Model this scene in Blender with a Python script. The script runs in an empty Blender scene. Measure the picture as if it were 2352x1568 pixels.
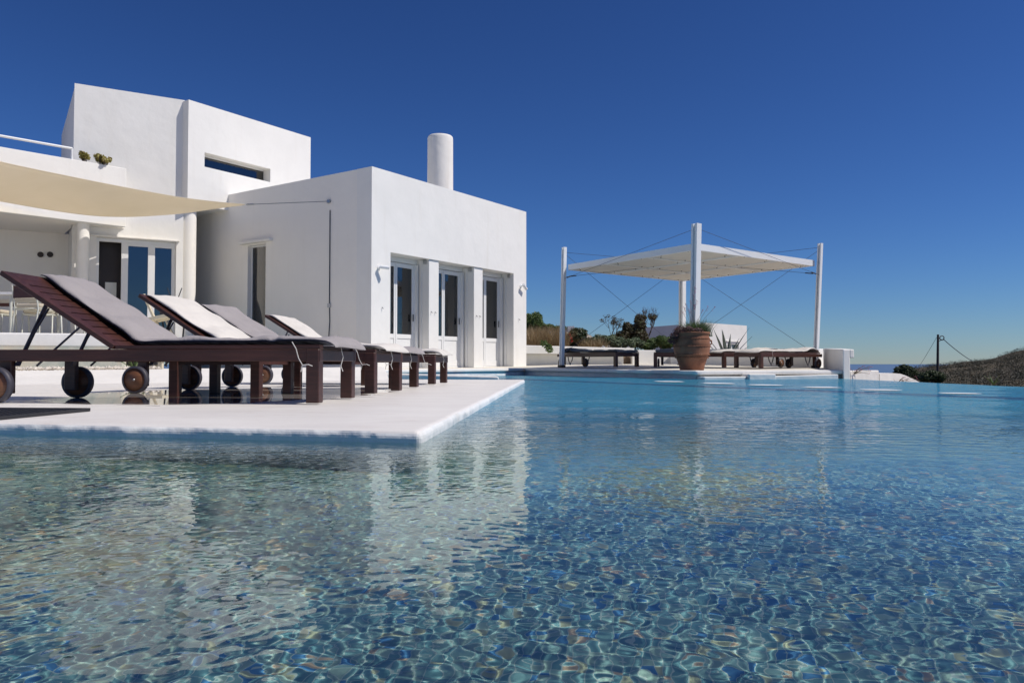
import bpy, math, random
import numpy as np
from mathutils import Vector, Matrix
sc = bpy.context.scene
COL = sc.collection
rad = math.radians
PI = math.pi

# ------------------------------------------------------------------ camera model (photo measured on a 2352 x 1568 grid)
F, CX, CY = 1783.0, 1176.0, 784.0
PITCH = rad(1.64)
CAMZ = 0.252
def ray(x, y):
    u, v = (x - CX) / F, -(y - CY) / F
    return Vector((u, math.cos(PITCH) - v * math.sin(PITCH), math.sin(PITCH) + v * math.cos(PITCH)))
def at(x, y, Y):                       # point seen at (x, y) at forward distance Y
    r = ray(x, y); k = Y / r.y
    return Vector((r.x * k, Y, CAMZ + r.z * k))
def onwall(x, y, P, d):                # (run along the wall, height) of a point seen on a vertical wall
    r = ray(x, y)
    det = r.x * (-d[1]) + r.y * d[0]
    k = (P[0] * (-d[1]) + P[1] * d[0]) / det
    s = ((r.x * k - P[0]) * d[0] + (r.y * k - P[1]) * d[1])
    return s, CAMZ + r.z * k

# ------------------------------------------------------------------ materials
def newmat(name):
    m = bpy.data.materials.new(name); m.use_nodes = True
    nt = m.node_tree; b = nt.nodes['Principled BSDF']
    return m, nt, b
def noise(nt, scale, detail=4, rough=.55, vec=None, dist=0):
    n = nt.nodes.new('ShaderNodeTexNoise'); n.inputs['Scale'].default_value = scale
    n.inputs['Detail'].default_value = detail; n.inputs['Roughness'].default_value = rough; n.inputs['Distortion'].default_value = dist
    if vec is None:
        g = nt.nodes.new('ShaderNodeNewGeometry'); vec = g.outputs['Position']
    nt.links.new(vec, n.inputs['Vector']); return n
def ramp(nt, src, stops):
    r = nt.nodes.new('ShaderNodeValToRGB'); e = r.color_ramp.elements
    while len(e) < len(stops): e.new(.5)
    for i, (p, c) in enumerate(stops):
        e[i].position = p; e[i].color = (*c, 1) if len(c) == 3 else c
    nt.links.new(src, r.inputs[0]); return r
def bump(nt, b, src, strength=.3, dist=.01, prev=None):
    n = nt.nodes.new('ShaderNodeBump'); n.inputs['Strength'].default_value = strength; n.inputs['Distance'].default_value = dist
    nt.links.new(src, n.inputs['Height'])
    if prev: nt.links.new(prev.outputs[0], n.inputs['Normal'])
    nt.links.new(n.outputs[0], b.inputs['Normal']); return n
def simple(name, c, rough=.5, metal=0, var=.12, scale=6, bs=.1, bd=.003, stretch=None, obj=False, spec=None):
    m, nt, b = newmat(name)
    vec = None
    if stretch or obj:
        tc = nt.nodes.new('ShaderNodeTexCoord'); mp = nt.nodes.new('ShaderNodeMapping')
        nt.links.new(tc.outputs['Object'], mp.inputs[0]); mp.inputs['Scale'].default_value = stretch or (1, 1, 1); vec = mp.outputs[0]
    n = noise(nt, scale, 5, .6, vec)
    lo = tuple(x * (1 - var) for x in c); hi = tuple(min(1, x * (1 + var)) for x in c)
    r = ramp(nt, n.outputs[0], [(.3, lo), (.7, hi)])
    nt.links.new(r.outputs[0], b.inputs['Base Color'])
    b.inputs['Roughness'].default_value = rough; b.inputs['Metallic'].default_value = metal
    if spec is not None: b.inputs['Specular IOR Level'].default_value = spec
    if bs: bump(nt, b, n.outputs[0], bs, bd)
    return m
def plaster(name, c, dirt=.06, bs=.35, warm=(.62, .56, .46)):
    m, nt, b = newmat(name)
    n1 = noise(nt, 1.1, 5, .6, dist=.6); n2 = noise(nt, 14, 5, .6); n3 = noise(nt, 3.2, 3, .5)
    g = nt.nodes.new('ShaderNodeNewGeometry'); mp = nt.nodes.new('ShaderNodeMapping'); mp.inputs['Scale'].default_value = (2.5, 2.5, .25)
    nt.links.new(g.outputs['Position'], mp.inputs[0]); n4 = noise(nt, 2.2, 5, .6, mp.outputs[0])
    r1 = ramp(nt, n1.outputs[0], [(.42, c), (.75, tuple(x * (1 - dirt * .6) for x in c))])
    r4 = ramp(nt, n4.outputs[0], [(.55, (0, 0, 0)), (.8, (dirt * 2.2,) * 3)])
    mx = nt.nodes.new('ShaderNodeMix'); mx.data_type = 'RGBA'
    nt.links.new(r4.outputs[0], mx.inputs[0]); nt.links.new(r1.outputs[0], mx.inputs[6]); mx.inputs[7].default_value = (*warm, 1)
    nt.links.new(mx.outputs[2], b.inputs['Base Color'])
    b.inputs['Roughness'].default_value = .75; b.inputs['Specular IOR Level'].default_value = .3
    bp = bump(nt, b, n3.outputs[0], .55 * bs, .05); bump(nt, b, n2.outputs[0], .35 * bs, .006, bp)
    return m
M = {}
M['white'] = plaster('white_plaster', (.85, .835, .795), .09, .35)
M['white2'] = plaster('white_plaster_weathered', (.84, .815, .765), .14, .8)
M['shade_wall'] = plaster('shade_lifted_plaster', (.90, .865, .80), .05)  # the white plaster again, paler and warmer to lift walls in shade
M['paint'] = simple('white_painted_wood', (.80, .80, .79), .4, 0, .02, 9, .05)
M['metalw'] = simple('white_painted_steel', (.78, .79, .79), .35, 0, .03, 8, .03)
M['navy'] = simple('navy_metal', (.045, .043, .07), .35, .3, .15, 12, .05)
M['dark'] = simple('dark_rubber', (.02, .02, .023), .6, 0, .3, 20, .2)
M['tyre'] = simple('tyre_rubber', (.05, .048, .065), .55, 0, .2, 30, .2)
M['steel'] = simple('brushed_steel', (.5, .5, .5), .3, 1, .1, 20, .05)
M['cable'] = simple('grey_cable', (.06, .07, .10), .4, .4, .1, 20, 0)
M['cord'] = simple('cushion_cord', (.62, .60, .56), .8, 0, .1, 20, .1)
M['screen'] = simple('dark_screen_gap', (.015, .015, .017), .5)
M['interior'] = simple('interior_plaster', (.80, .79, .74), .8, 0, .05, 2, .05)
M['interior_dark'] = simple('dark_room_backdrop', (.03, .022, .02), .5, 0, .2, 3, .05)  # near black, the room's shade put into a colour
M['white_panel'] = simple('pleated_white', (.75, .76, .74), .8, 0, .08, 3, .6, .03, (9, 9, .2))
M['backing'] = simple('grey_pane_backing', (.62, .60, .56), .9, 0, .12, 3, .1)  # for sheets added behind panes to lift the dark glass
M['tan'] = simple('folding_chair_canvas', (.62, .55, .40), .8, 0, .1, 14, .2)
M['yellow'] = simple('yellow_glazed_jar', (.50, .42, .03), .25, 0, .15, 20, .05)
M['red'] = simple('red_glazed_jar', (.5, .05, .04), .25, 0, .15, 20, .05)
M['cream_metal'] = simple('cream_painted_steel', (.55, .56, .50), .4, 0, .05, 10, .05)
M['bark'] = simple('bark', (.10, .075, .055), .9, 0, .35, 20, .6, .02)
M['pole'] = simple('weathered_pole_wood', (.06, .05, .05), .85, 0, .3, 8, .4, .01)
def wood(name, c, rough=.42):
    m, nt, b = newmat(name)
    tc = nt.nodes.new('ShaderNodeTexCoord'); mp = nt.nodes.new('ShaderNodeMapping'); mp.inputs['Scale'].default_value = (1.2, 14, 14)
    nt.links.new(tc.outputs['Object'], mp.inputs[0])
    n = noise(nt, 3.5, 6, .65, mp.outputs[0], .4); n2 = noise(nt, 2.4, 3, .5)
    r = ramp(nt, n.outputs[0], [(.25, tuple(x * .55 for x in c)), (.5, c), (.78, tuple(x * 1.6 for x in c))])
    r2 = ramp(nt, n2.outputs[0], [(.35, (.75, .75, .75)), (.7, (1.15, 1.1, 1.1))])
    mx = nt.nodes.new('ShaderNodeMix'); mx.data_type = 'RGBA'; mx.blend_type = 'MULTIPLY'; mx.inputs[0].default_value = 1
    nt.links.new(r.outputs[0], mx.inputs[6]); nt.links.new(r2.outputs[0], mx.inputs[7])
    nt.links.new(mx.outputs[2], b.inputs['Base Color']); b.inputs['Roughness'].default_value = rough
    bump(nt, b, n.outputs[0], .25, .002); return m
M['wood'] = wood('merbau_wood', (.062, .022, .015))
M['wheelwood'] = wood('wheel_plywood', (.17, .075, .035), .5)
M['plank'] = wood('plank', (.45, .28, .14), .7)
def fabric(name, c, c2=None, bs=.4):
    m, nt, b = newmat(name)
    n = noise(nt, 5, 4, .6); n2 = noise(nt, 240, 2, .5); n3 = noise(nt, 11, 5, .6, dist=1.2)
    r = ramp(nt, n.outputs[0], [(.3, tuple(x * .93 for x in c)), (.7, tuple(min(1, x * 1.06) for x in c))])
    nt.links.new(r.outputs[0], b.inputs['Base Color'])
    b.inputs['Roughness'].default_value = .95; b.inputs['Specular IOR Level'].default_value = .15
    b.inputs['Sheen Weight'].default_value = .15
    bp = bump(nt, b, n3.outputs[0], bs * 1.9, .012); bump(nt, b, n2.outputs[0], .25, .001, bp); return m
M['taupe'] = fabric('taupe_canvas', (.345, .315, .31))
M['cream'] = fabric('cream_canvas', (.70, .66, .60))
M['navycloth'] = fabric('navy_underside_canvas', (.045, .05, .075))
M['greycloth'] = fabric('grey_underside_canvas', (.52, .51, .49))
M['bluegrey'] = fabric('blue_grey_canvas', (.085, .095, .105))
M['beigecloth'] = fabric('beige_seat_canvas', (.52, .46, .36))
def sailmat():
    m, nt, b = newmat('cream_sail_canvas')
    nt.nodes.remove(b); out = nt.nodes['Material Output']
    n = noise(nt, .8, 4, .6, dist=1); n2 = noise(nt, 150, 2, .5)
    r = ramp(nt, n.outputs[0], [(.3, (.87, .80, .66)), (.7, (.91, .84, .71))])
    d = nt.nodes.new('ShaderNodeBsdfDiffuse'); t = nt.nodes.new('ShaderNodeBsdfTranslucent'); mx = nt.nodes.new('ShaderNodeMixShader')
    mx.inputs[0].default_value = .5
    nt.links.new(r.outputs[0], d.inputs[0]); nt.links.new(r.outputs[0], t.inputs[0])
    nt.links.new(d.outputs[0], mx.inputs[1]); nt.links.new(t.outputs[0], mx.inputs[2]); nt.links.new(mx.outputs[0], out.inputs[0]); return m
M['sail'] = sailmat()
def glassmat(name, tint, minr=.05, maxr=.9, rough=.0):
    m, nt, b = newmat(name); nt.nodes.remove(b); out = nt.nodes['Material Output']
    t = nt.nodes.new('ShaderNodeBsdfTransparent'); t.inputs[0].default_value = (*tint, 1)
    g = nt.nodes.new('ShaderNodeBsdfGlossy'); g.inputs['Roughness'].default_value = rough
    n = noise(nt, 1.2, 2, .5); bp = nt.nodes.new('ShaderNodeBump'); bp.inputs['Strength'].default_value = .02; bp.inputs['Distance'].default_value = .02
    nt.links.new(n.outputs[0], bp.inputs['Height']); nt.links.new(bp.outputs[0], g.inputs['Normal'])
    f = nt.nodes.new('ShaderNodeFresnel'); f.inputs[0].default_value = 2.2
    mx = nt.nodes.new('ShaderNodeMixShader'); nt.links.new(f.outputs[0], mx.inputs[0])
    nt.links.new(t.outputs[0], mx.inputs[1]); nt.links.new(g.outputs[0], mx.inputs[2]); nt.links.new(mx.outputs[0], out.inputs[0]); return m
M['glass'] = glassmat('window_glass', (.85, .88, .88))
M['glassdark'] = glassmat('tinted_window_glass', (.5, .55, .57))
def leafmat(name, c1, c2, c3=None, rough=.5, trans=.25):
    m, nt, b = newmat(name); out = nt.nodes['Material Output']
    g = nt.nodes.new('ShaderNodeNewGeometry')
    r = ramp(nt, g.outputs['Random Per Island'], [(0, c1), (.6, c2), (1, c3 or c2)])
    nt.links.new(r.outputs[0], b.inputs['Base Color']); b.inputs['Roughness'].default_value = rough
    t = nt.nodes.new('ShaderNodeBsdfTranslucent'); nt.links.new(r.outputs[0], t.inputs[0])
    mx = nt.nodes.new('ShaderNodeMixShader'); mx.inputs[0].default_value = trans
    nt.links.new(b.outputs[0], mx.inputs[1]); nt.links.new(t.outputs[0], mx.inputs[2]); nt.links.new(mx.outputs[0], out.inputs[0]); return m
M['leaf'] = leafmat('green_leaves', (.06, .11, .03), (.12, .19, .055), (.20, .26, .085), trans=.35)
M['leafdark'] = leafmat('dark_leaves', (.02, .04, .015), (.045, .075, .025), (.09, .11, .04))
M['leafgrey'] = leafmat('grey_green_leaves', (.08, .12, .06), (.16, .21, .11), (.28, .32, .2))
M['drygrass'] = leafmat('dry_grass_blades', (.20, .13, .06), (.34, .24, .12), (.45, .36, .2))
M['brownleaf'] = leafmat('brown_green_leaves', (.06, .045, .02), (.11, .085, .035), (.09, .11, .04))
M['succ'] = leafmat('succulent_rosettes', (.28, .26, .07), (.42, .38, .12), (.50, .38, .18))
M['purple'] = leafmat('purple_green_succulent', (.10, .04, .05), (.16, .07, .08), (.09, .10, .04))
M['agave'] = leafmat('agave_leaves', (.07, .095, .085), (.11, .14, .12), (.15, .18, .15), trans=.05)
M['redflower'] = leafmat('red_petals', (.6, .02, .03), (.75, .04, .05), (.6, .05, .1))
M['pinkflower'] = leafmat('pink_petals', (.5, .12, .2), (.6, .2, .3), (.4, .08, .15))
M['whiteflower'] = leafmat('white_petals', (.75, .75, .72), (.8, .8, .78))
M['scrub'] = leafmat('hill_scrub', (.018, .024, .009), (.036, .036, .016), (.062, .052, .028), trans=.1)
M['stem'] = simple('plant_stem', (.16, .12, .07), .8, 0, .2, 20, .1)
M['soil'] = simple('dry_soil', (.22, .16, .11), .95, 0, .3, 3, .8, .05)
M['rock'] = simple('pale_stone', (.62, .56, .48), .9, 0, .2, 8, .5, .01)
def stonemat():
    m, nt, b = newmat('mottled_green_concrete')
    n = noise(nt, 1.8, 6, .65, dist=1.0); n2 = noise(nt, 20, 4, .6)
    r = ramp(nt, n.outputs[0], [(.3, (.30, .35, .30)), (.5, (.50, .50, .42)), (.68, (.60, .53, .40))])
    nt.links.new(r.outputs[0], b.inputs['Base Color']); b.inputs['Roughness'].default_value = .85; bump(nt, b, n2.outputs[0], .4, .01); return m
M['stone'] = stonemat()
def deckmat():
    m, nt, b = newmat('polished_white_deck')
    g = nt.nodes.new('ShaderNodeNewGeometry')
    mp = nt.nodes.new('ShaderNodeMapping'); nt.links.new(g.outputs['Position'], mp.inputs[0]); mp.inputs['Scale'].default_value = (.9, 1.5, 1)
    n1 = noise(nt, 1.6, 6, .62, mp.outputs[0], .8); n2 = noise(nt, 7, 6, .65, mp.outputs[0]); n3 = noise(nt, 26, 4, .6)
    r1 = ramp(nt, n1.outputs[0], [(.35, (.87, .84, .79)), (.62, (.80, .765, .72))])
    r2 = ramp(nt, n2.outputs[0], [(.55, (1, 1, 1)), (.78, (.86, .83, .81))])
    mx = nt.nodes.new('ShaderNodeMix'); mx.data_type = 'RGBA'; mx.blend_type = 'MULTIPLY'; mx.inputs[0].default_value = 1
    nt.links.new(r1.outputs[0], mx.inputs[6]); nt.links.new(r2.outputs[0], mx.inputs[7])
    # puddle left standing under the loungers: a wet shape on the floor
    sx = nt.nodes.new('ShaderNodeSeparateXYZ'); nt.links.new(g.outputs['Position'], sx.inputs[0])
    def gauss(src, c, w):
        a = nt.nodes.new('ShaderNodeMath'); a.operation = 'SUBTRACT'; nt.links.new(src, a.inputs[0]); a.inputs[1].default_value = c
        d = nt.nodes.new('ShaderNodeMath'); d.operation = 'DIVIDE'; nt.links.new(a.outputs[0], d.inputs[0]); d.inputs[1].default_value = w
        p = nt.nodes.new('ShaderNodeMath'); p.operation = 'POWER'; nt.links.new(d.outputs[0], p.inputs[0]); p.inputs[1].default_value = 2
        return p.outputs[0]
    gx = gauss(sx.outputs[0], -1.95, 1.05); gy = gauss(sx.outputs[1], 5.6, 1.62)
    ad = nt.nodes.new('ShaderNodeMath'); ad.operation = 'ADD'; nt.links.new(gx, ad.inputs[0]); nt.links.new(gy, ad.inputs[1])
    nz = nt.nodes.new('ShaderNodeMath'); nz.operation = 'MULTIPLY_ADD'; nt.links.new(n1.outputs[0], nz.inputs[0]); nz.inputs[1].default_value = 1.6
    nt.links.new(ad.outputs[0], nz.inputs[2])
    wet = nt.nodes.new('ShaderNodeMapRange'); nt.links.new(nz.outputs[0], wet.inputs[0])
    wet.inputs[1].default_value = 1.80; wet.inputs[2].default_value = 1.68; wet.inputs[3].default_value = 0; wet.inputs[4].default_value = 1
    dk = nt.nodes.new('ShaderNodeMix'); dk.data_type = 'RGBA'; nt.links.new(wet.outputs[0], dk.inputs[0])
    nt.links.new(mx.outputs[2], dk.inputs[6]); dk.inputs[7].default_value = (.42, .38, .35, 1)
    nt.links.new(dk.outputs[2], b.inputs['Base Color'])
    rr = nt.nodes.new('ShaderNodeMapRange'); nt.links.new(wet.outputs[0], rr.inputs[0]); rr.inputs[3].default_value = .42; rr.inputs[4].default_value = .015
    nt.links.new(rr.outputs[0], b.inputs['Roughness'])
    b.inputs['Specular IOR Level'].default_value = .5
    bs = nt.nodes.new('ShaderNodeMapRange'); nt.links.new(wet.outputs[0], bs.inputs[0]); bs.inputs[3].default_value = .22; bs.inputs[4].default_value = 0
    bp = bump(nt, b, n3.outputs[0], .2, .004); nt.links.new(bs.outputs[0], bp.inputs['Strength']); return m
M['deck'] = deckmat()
M['deckedge'] = plaster('painted_deck_edge', (.76, .77, .76), .18, 3.2)
M['terrace'] = plaster('sand_terrace', (.70, .66, .57), .2, .8)
def mosaic(name, scale=.018):
    m, nt, b = newmat(name)
    g = nt.nodes.new('ShaderNodeNewGeometry'); mp = nt.nodes.new('ShaderNodeMapping'); nt.links.new(g.outputs['Position'], mp.inputs[0])
    mp.inputs['Scale'].default_value = (1 / scale,) * 3; mp.inputs['Rotation'].default_value = (0, 0, .15)
    fl = nt.nodes.new('ShaderNodeVectorMath'); fl.operation = 'FLOOR'; nt.links.new(mp.outputs[0], fl.inputs[0])
    wn = nt.nodes.new('ShaderNodeTexWhiteNoise'); wn.noise_dimensions = '3D'; nt.links.new(fl.outputs[0], wn.inputs['Vector'])
    r = ramp(nt, wn.outputs['Value'], [(0, (.15, .31, .33)), (.25, (.20, .37, .37)), (.5, (.25, .41, .39)), (.70, (.33, .46, .39)), (.84, (.50, .51, .32)), (.90, (.09, .25, .46)), (.97, (.58, .42, .28))])
    r.color_ramp.interpolation = 'CONSTANT'
    fr = nt.nodes.new('ShaderNodeVectorMath'); fr.operation = 'FRACTION'; nt.links.new(mp.outputs[0], fr.inputs[0])
    s = nt.nodes.new('ShaderNodeSeparateXYZ'); nt.links.new(fr.outputs[0], s.inputs[0])
    mn = nt.nodes.new('ShaderNodeMath'); mn.operation = 'MINIMUM'; nt.links.new(s.outputs[0], mn.inputs[0]); nt.links.new(s.outputs[1], mn.inputs[1])
    lt = nt.nodes.new('ShaderNodeMath'); lt.operation = 'LESS_THAN'; nt.links.new(mn.outputs[0], lt.inputs[0]); lt.inputs[1].default_value = .1
    n = noise(nt, .9, 3, .5)
    rn = ramp(nt, n.outputs[0], [(.3, (.8, .85, .9)), (.7, (1.1, 1.1, 1.05))])
    mu = nt.nodes.new('ShaderNodeMix'); mu.data_type = 'RGBA'; mu.blend_type = 'MULTIPLY'; mu.inputs[0].default_value = 1
    nt.links.new(r.outputs[0], mu.inputs[6]); nt.links.new(rn.outputs[0], mu.inputs[7])
    mx = nt.nodes.new('ShaderNodeMix'); mx.data_type = 'RGBA'; nt.links.new(lt.outputs[0], mx.inputs[0])
    nt.links.new(mu.outputs[2], mx.inputs[6]); mx.inputs[7].default_value = (.42, .52, .49, 1)
    nt.links.new(mx.outputs[2], b.inputs['Base Color']); b.inputs['Roughness'].default_value = .35; return m
M['mosaic'] = mosaic('blue_glass_mosaic')
def terracotta():
    m, nt, b = newmat('terracotta')
    n = noise(nt, 5, 6, .65); n2 = noise(nt, 40, 4, .6)
    tc = nt.nodes.new('ShaderNodeTexCoord'); mp = nt.nodes.new('ShaderNodeMapping'); nt.links.new(tc.outputs['Object'], mp.inputs[0]); mp.inputs['Scale'].default_value = (.4, .4, 30)
    n3 = noise(nt, 2, 4, .6, mp.outputs[0])
    r = ramp(nt, n.outputs[0], [(.3, (.17, .067, .033)), (.55, (.26, .108, .056)), (.75, (.33, .17, .10))])
    nt.links.new(r.outputs[0], b.inputs['Base Color']); b.inputs['Roughness'].default_value = .85
    bp = bump(nt, b, n3.outputs[0], .5, .008); bump(nt, b, n2.outputs[0], .3, .003, bp); return m
M['terracotta'] = terracotta()
M['panel'] = simple('off_white_panel', (.66, .63, .57), .8, 0, .04, 3, .1)
def watermat():
    m, nt, b = newmat('pool_water'); nt.nodes.remove(b); out = nt.nodes['Material Output']
    g = nt.nodes.new('ShaderNodeBsdfGlass'); g.inputs['IOR'].default_value = 1.33; g.inputs['Roughness'].default_value = 0
    g.inputs['Color'].default_value = (.93, 1, .98, 1)
    ge = nt.nodes.new('ShaderNodeNewGeometry'); sx = nt.nodes.new('ShaderNodeSeparateXYZ'); nt.links.new(ge.outputs['Position'], sx.inputs[0])
    mp = nt.nodes.new('ShaderNodeMapping'); nt.links.new(ge.outputs['Position'], mp.inputs[0]); mp.inputs['Scale'].default_value = (.8, 1.15, 1)
    n1 = noise(nt, 13, 3, .5, mp.outputs[0], .5); n2 = noise(nt, 34, 2, .5, mp.outputs[0], .3)
    def mrange(a, c, lo, hi):
        mr = nt.nodes.new('ShaderNodeMapRange'); nt.links.new(sx.outputs[1], mr.inputs[0]); mr.inputs[1].default_value = a; mr.inputs[2].default_value = c
        mr.inputs[3].default_value = lo; mr.inputs[4].default_value = hi; return mr
    mr = mrange(1.8, 4.2, 0, WB)
    b1 = nt.nodes.new('ShaderNodeBump'); b1.inputs['Distance'].default_value = .014; nt.links.new(mr.outputs[0], b1.inputs['Strength']); nt.links.new(n1.outputs[0], b1.inputs['Height'])
    b2 = nt.nodes.new('ShaderNodeBump'); b2.inputs['Distance'].default_value = .004; nt.links.new(mr.outputs[0], b2.inputs['Strength']); nt.links.new(n2.outputs[0], b2.inputs['Height'])
    nt.links.new(b1.outputs[0], b2.inputs['Normal']); nt.links.new(b2.outputs[0], g.inputs['Normal'])
    tr = nt.nodes.new('ShaderNodeBsdfTransparent'); tr.inputs[0].default_value = (.80, .97, .95, 1)
    gl = nt.nodes.new('ShaderNodeBsdfGlossy'); gl.inputs['Roughness'].default_value = .02; nt.links.new(b2.outputs[0], gl.inputs['Normal'])
    fr = nt.nodes.new('ShaderNodeFresnel'); fr.inputs[0].default_value = 1.33; nt.links.new(b2.outputs[0], fr.inputs['Normal'])
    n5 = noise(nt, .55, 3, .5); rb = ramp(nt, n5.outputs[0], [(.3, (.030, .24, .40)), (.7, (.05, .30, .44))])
    # darker straight line mixed into the far water's body colour
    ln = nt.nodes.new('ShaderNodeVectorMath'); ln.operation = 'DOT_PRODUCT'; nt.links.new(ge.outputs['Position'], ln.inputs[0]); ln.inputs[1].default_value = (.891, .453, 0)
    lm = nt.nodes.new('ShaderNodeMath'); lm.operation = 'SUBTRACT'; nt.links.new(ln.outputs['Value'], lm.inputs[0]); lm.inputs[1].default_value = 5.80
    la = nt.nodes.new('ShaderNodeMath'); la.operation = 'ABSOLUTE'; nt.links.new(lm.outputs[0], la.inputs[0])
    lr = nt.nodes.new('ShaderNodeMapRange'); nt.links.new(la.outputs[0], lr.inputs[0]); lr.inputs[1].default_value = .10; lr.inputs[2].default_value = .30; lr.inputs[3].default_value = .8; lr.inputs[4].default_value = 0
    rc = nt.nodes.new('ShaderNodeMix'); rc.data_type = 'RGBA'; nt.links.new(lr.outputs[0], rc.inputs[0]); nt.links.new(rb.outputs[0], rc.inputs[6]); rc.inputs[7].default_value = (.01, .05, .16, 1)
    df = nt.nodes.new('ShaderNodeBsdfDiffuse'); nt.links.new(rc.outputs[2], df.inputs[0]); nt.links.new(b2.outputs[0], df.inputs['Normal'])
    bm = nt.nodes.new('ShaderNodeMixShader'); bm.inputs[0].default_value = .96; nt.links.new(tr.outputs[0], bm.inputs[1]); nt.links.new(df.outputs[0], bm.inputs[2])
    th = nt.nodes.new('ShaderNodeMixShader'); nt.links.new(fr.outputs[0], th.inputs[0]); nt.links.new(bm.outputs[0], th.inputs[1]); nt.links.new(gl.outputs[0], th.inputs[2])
    mf = mrange(2.2, 4.6, 0, 1); mx = nt.nodes.new('ShaderNodeMixShader'); nt.links.new(mf.outputs[0], mx.inputs[0])
    nt.links.new(g.outputs[0], mx.inputs[1]); nt.links.new(th.outputs[0], mx.inputs[2]); nt.links.new(mx.outputs[0], out.inputs[0]); return m
WB = 1.6
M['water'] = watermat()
def seamat():
    m, nt, b = newmat('sea_water'); n = noise(nt, .02, 5, .6); r = ramp(nt, n.outputs[0], [(.3, (.10, .16, .25)), (.7, (.12, .18, .27))])  # distance haze is lightened into the sea colour
    nt.links.new(r.outputs[0], b.inputs['Base Color']); b.inputs['Roughness'].default_value = .35
    n2 = noise(nt, .5, 4, .6); bump(nt, b, n2.outputs[0], .6, .3); return m
M['sea'] = seamat()
M['whitepatch'] = simple('white_patches', (.8, .84, .86), .6, 0, .05, 40, .4, .004)

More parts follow.
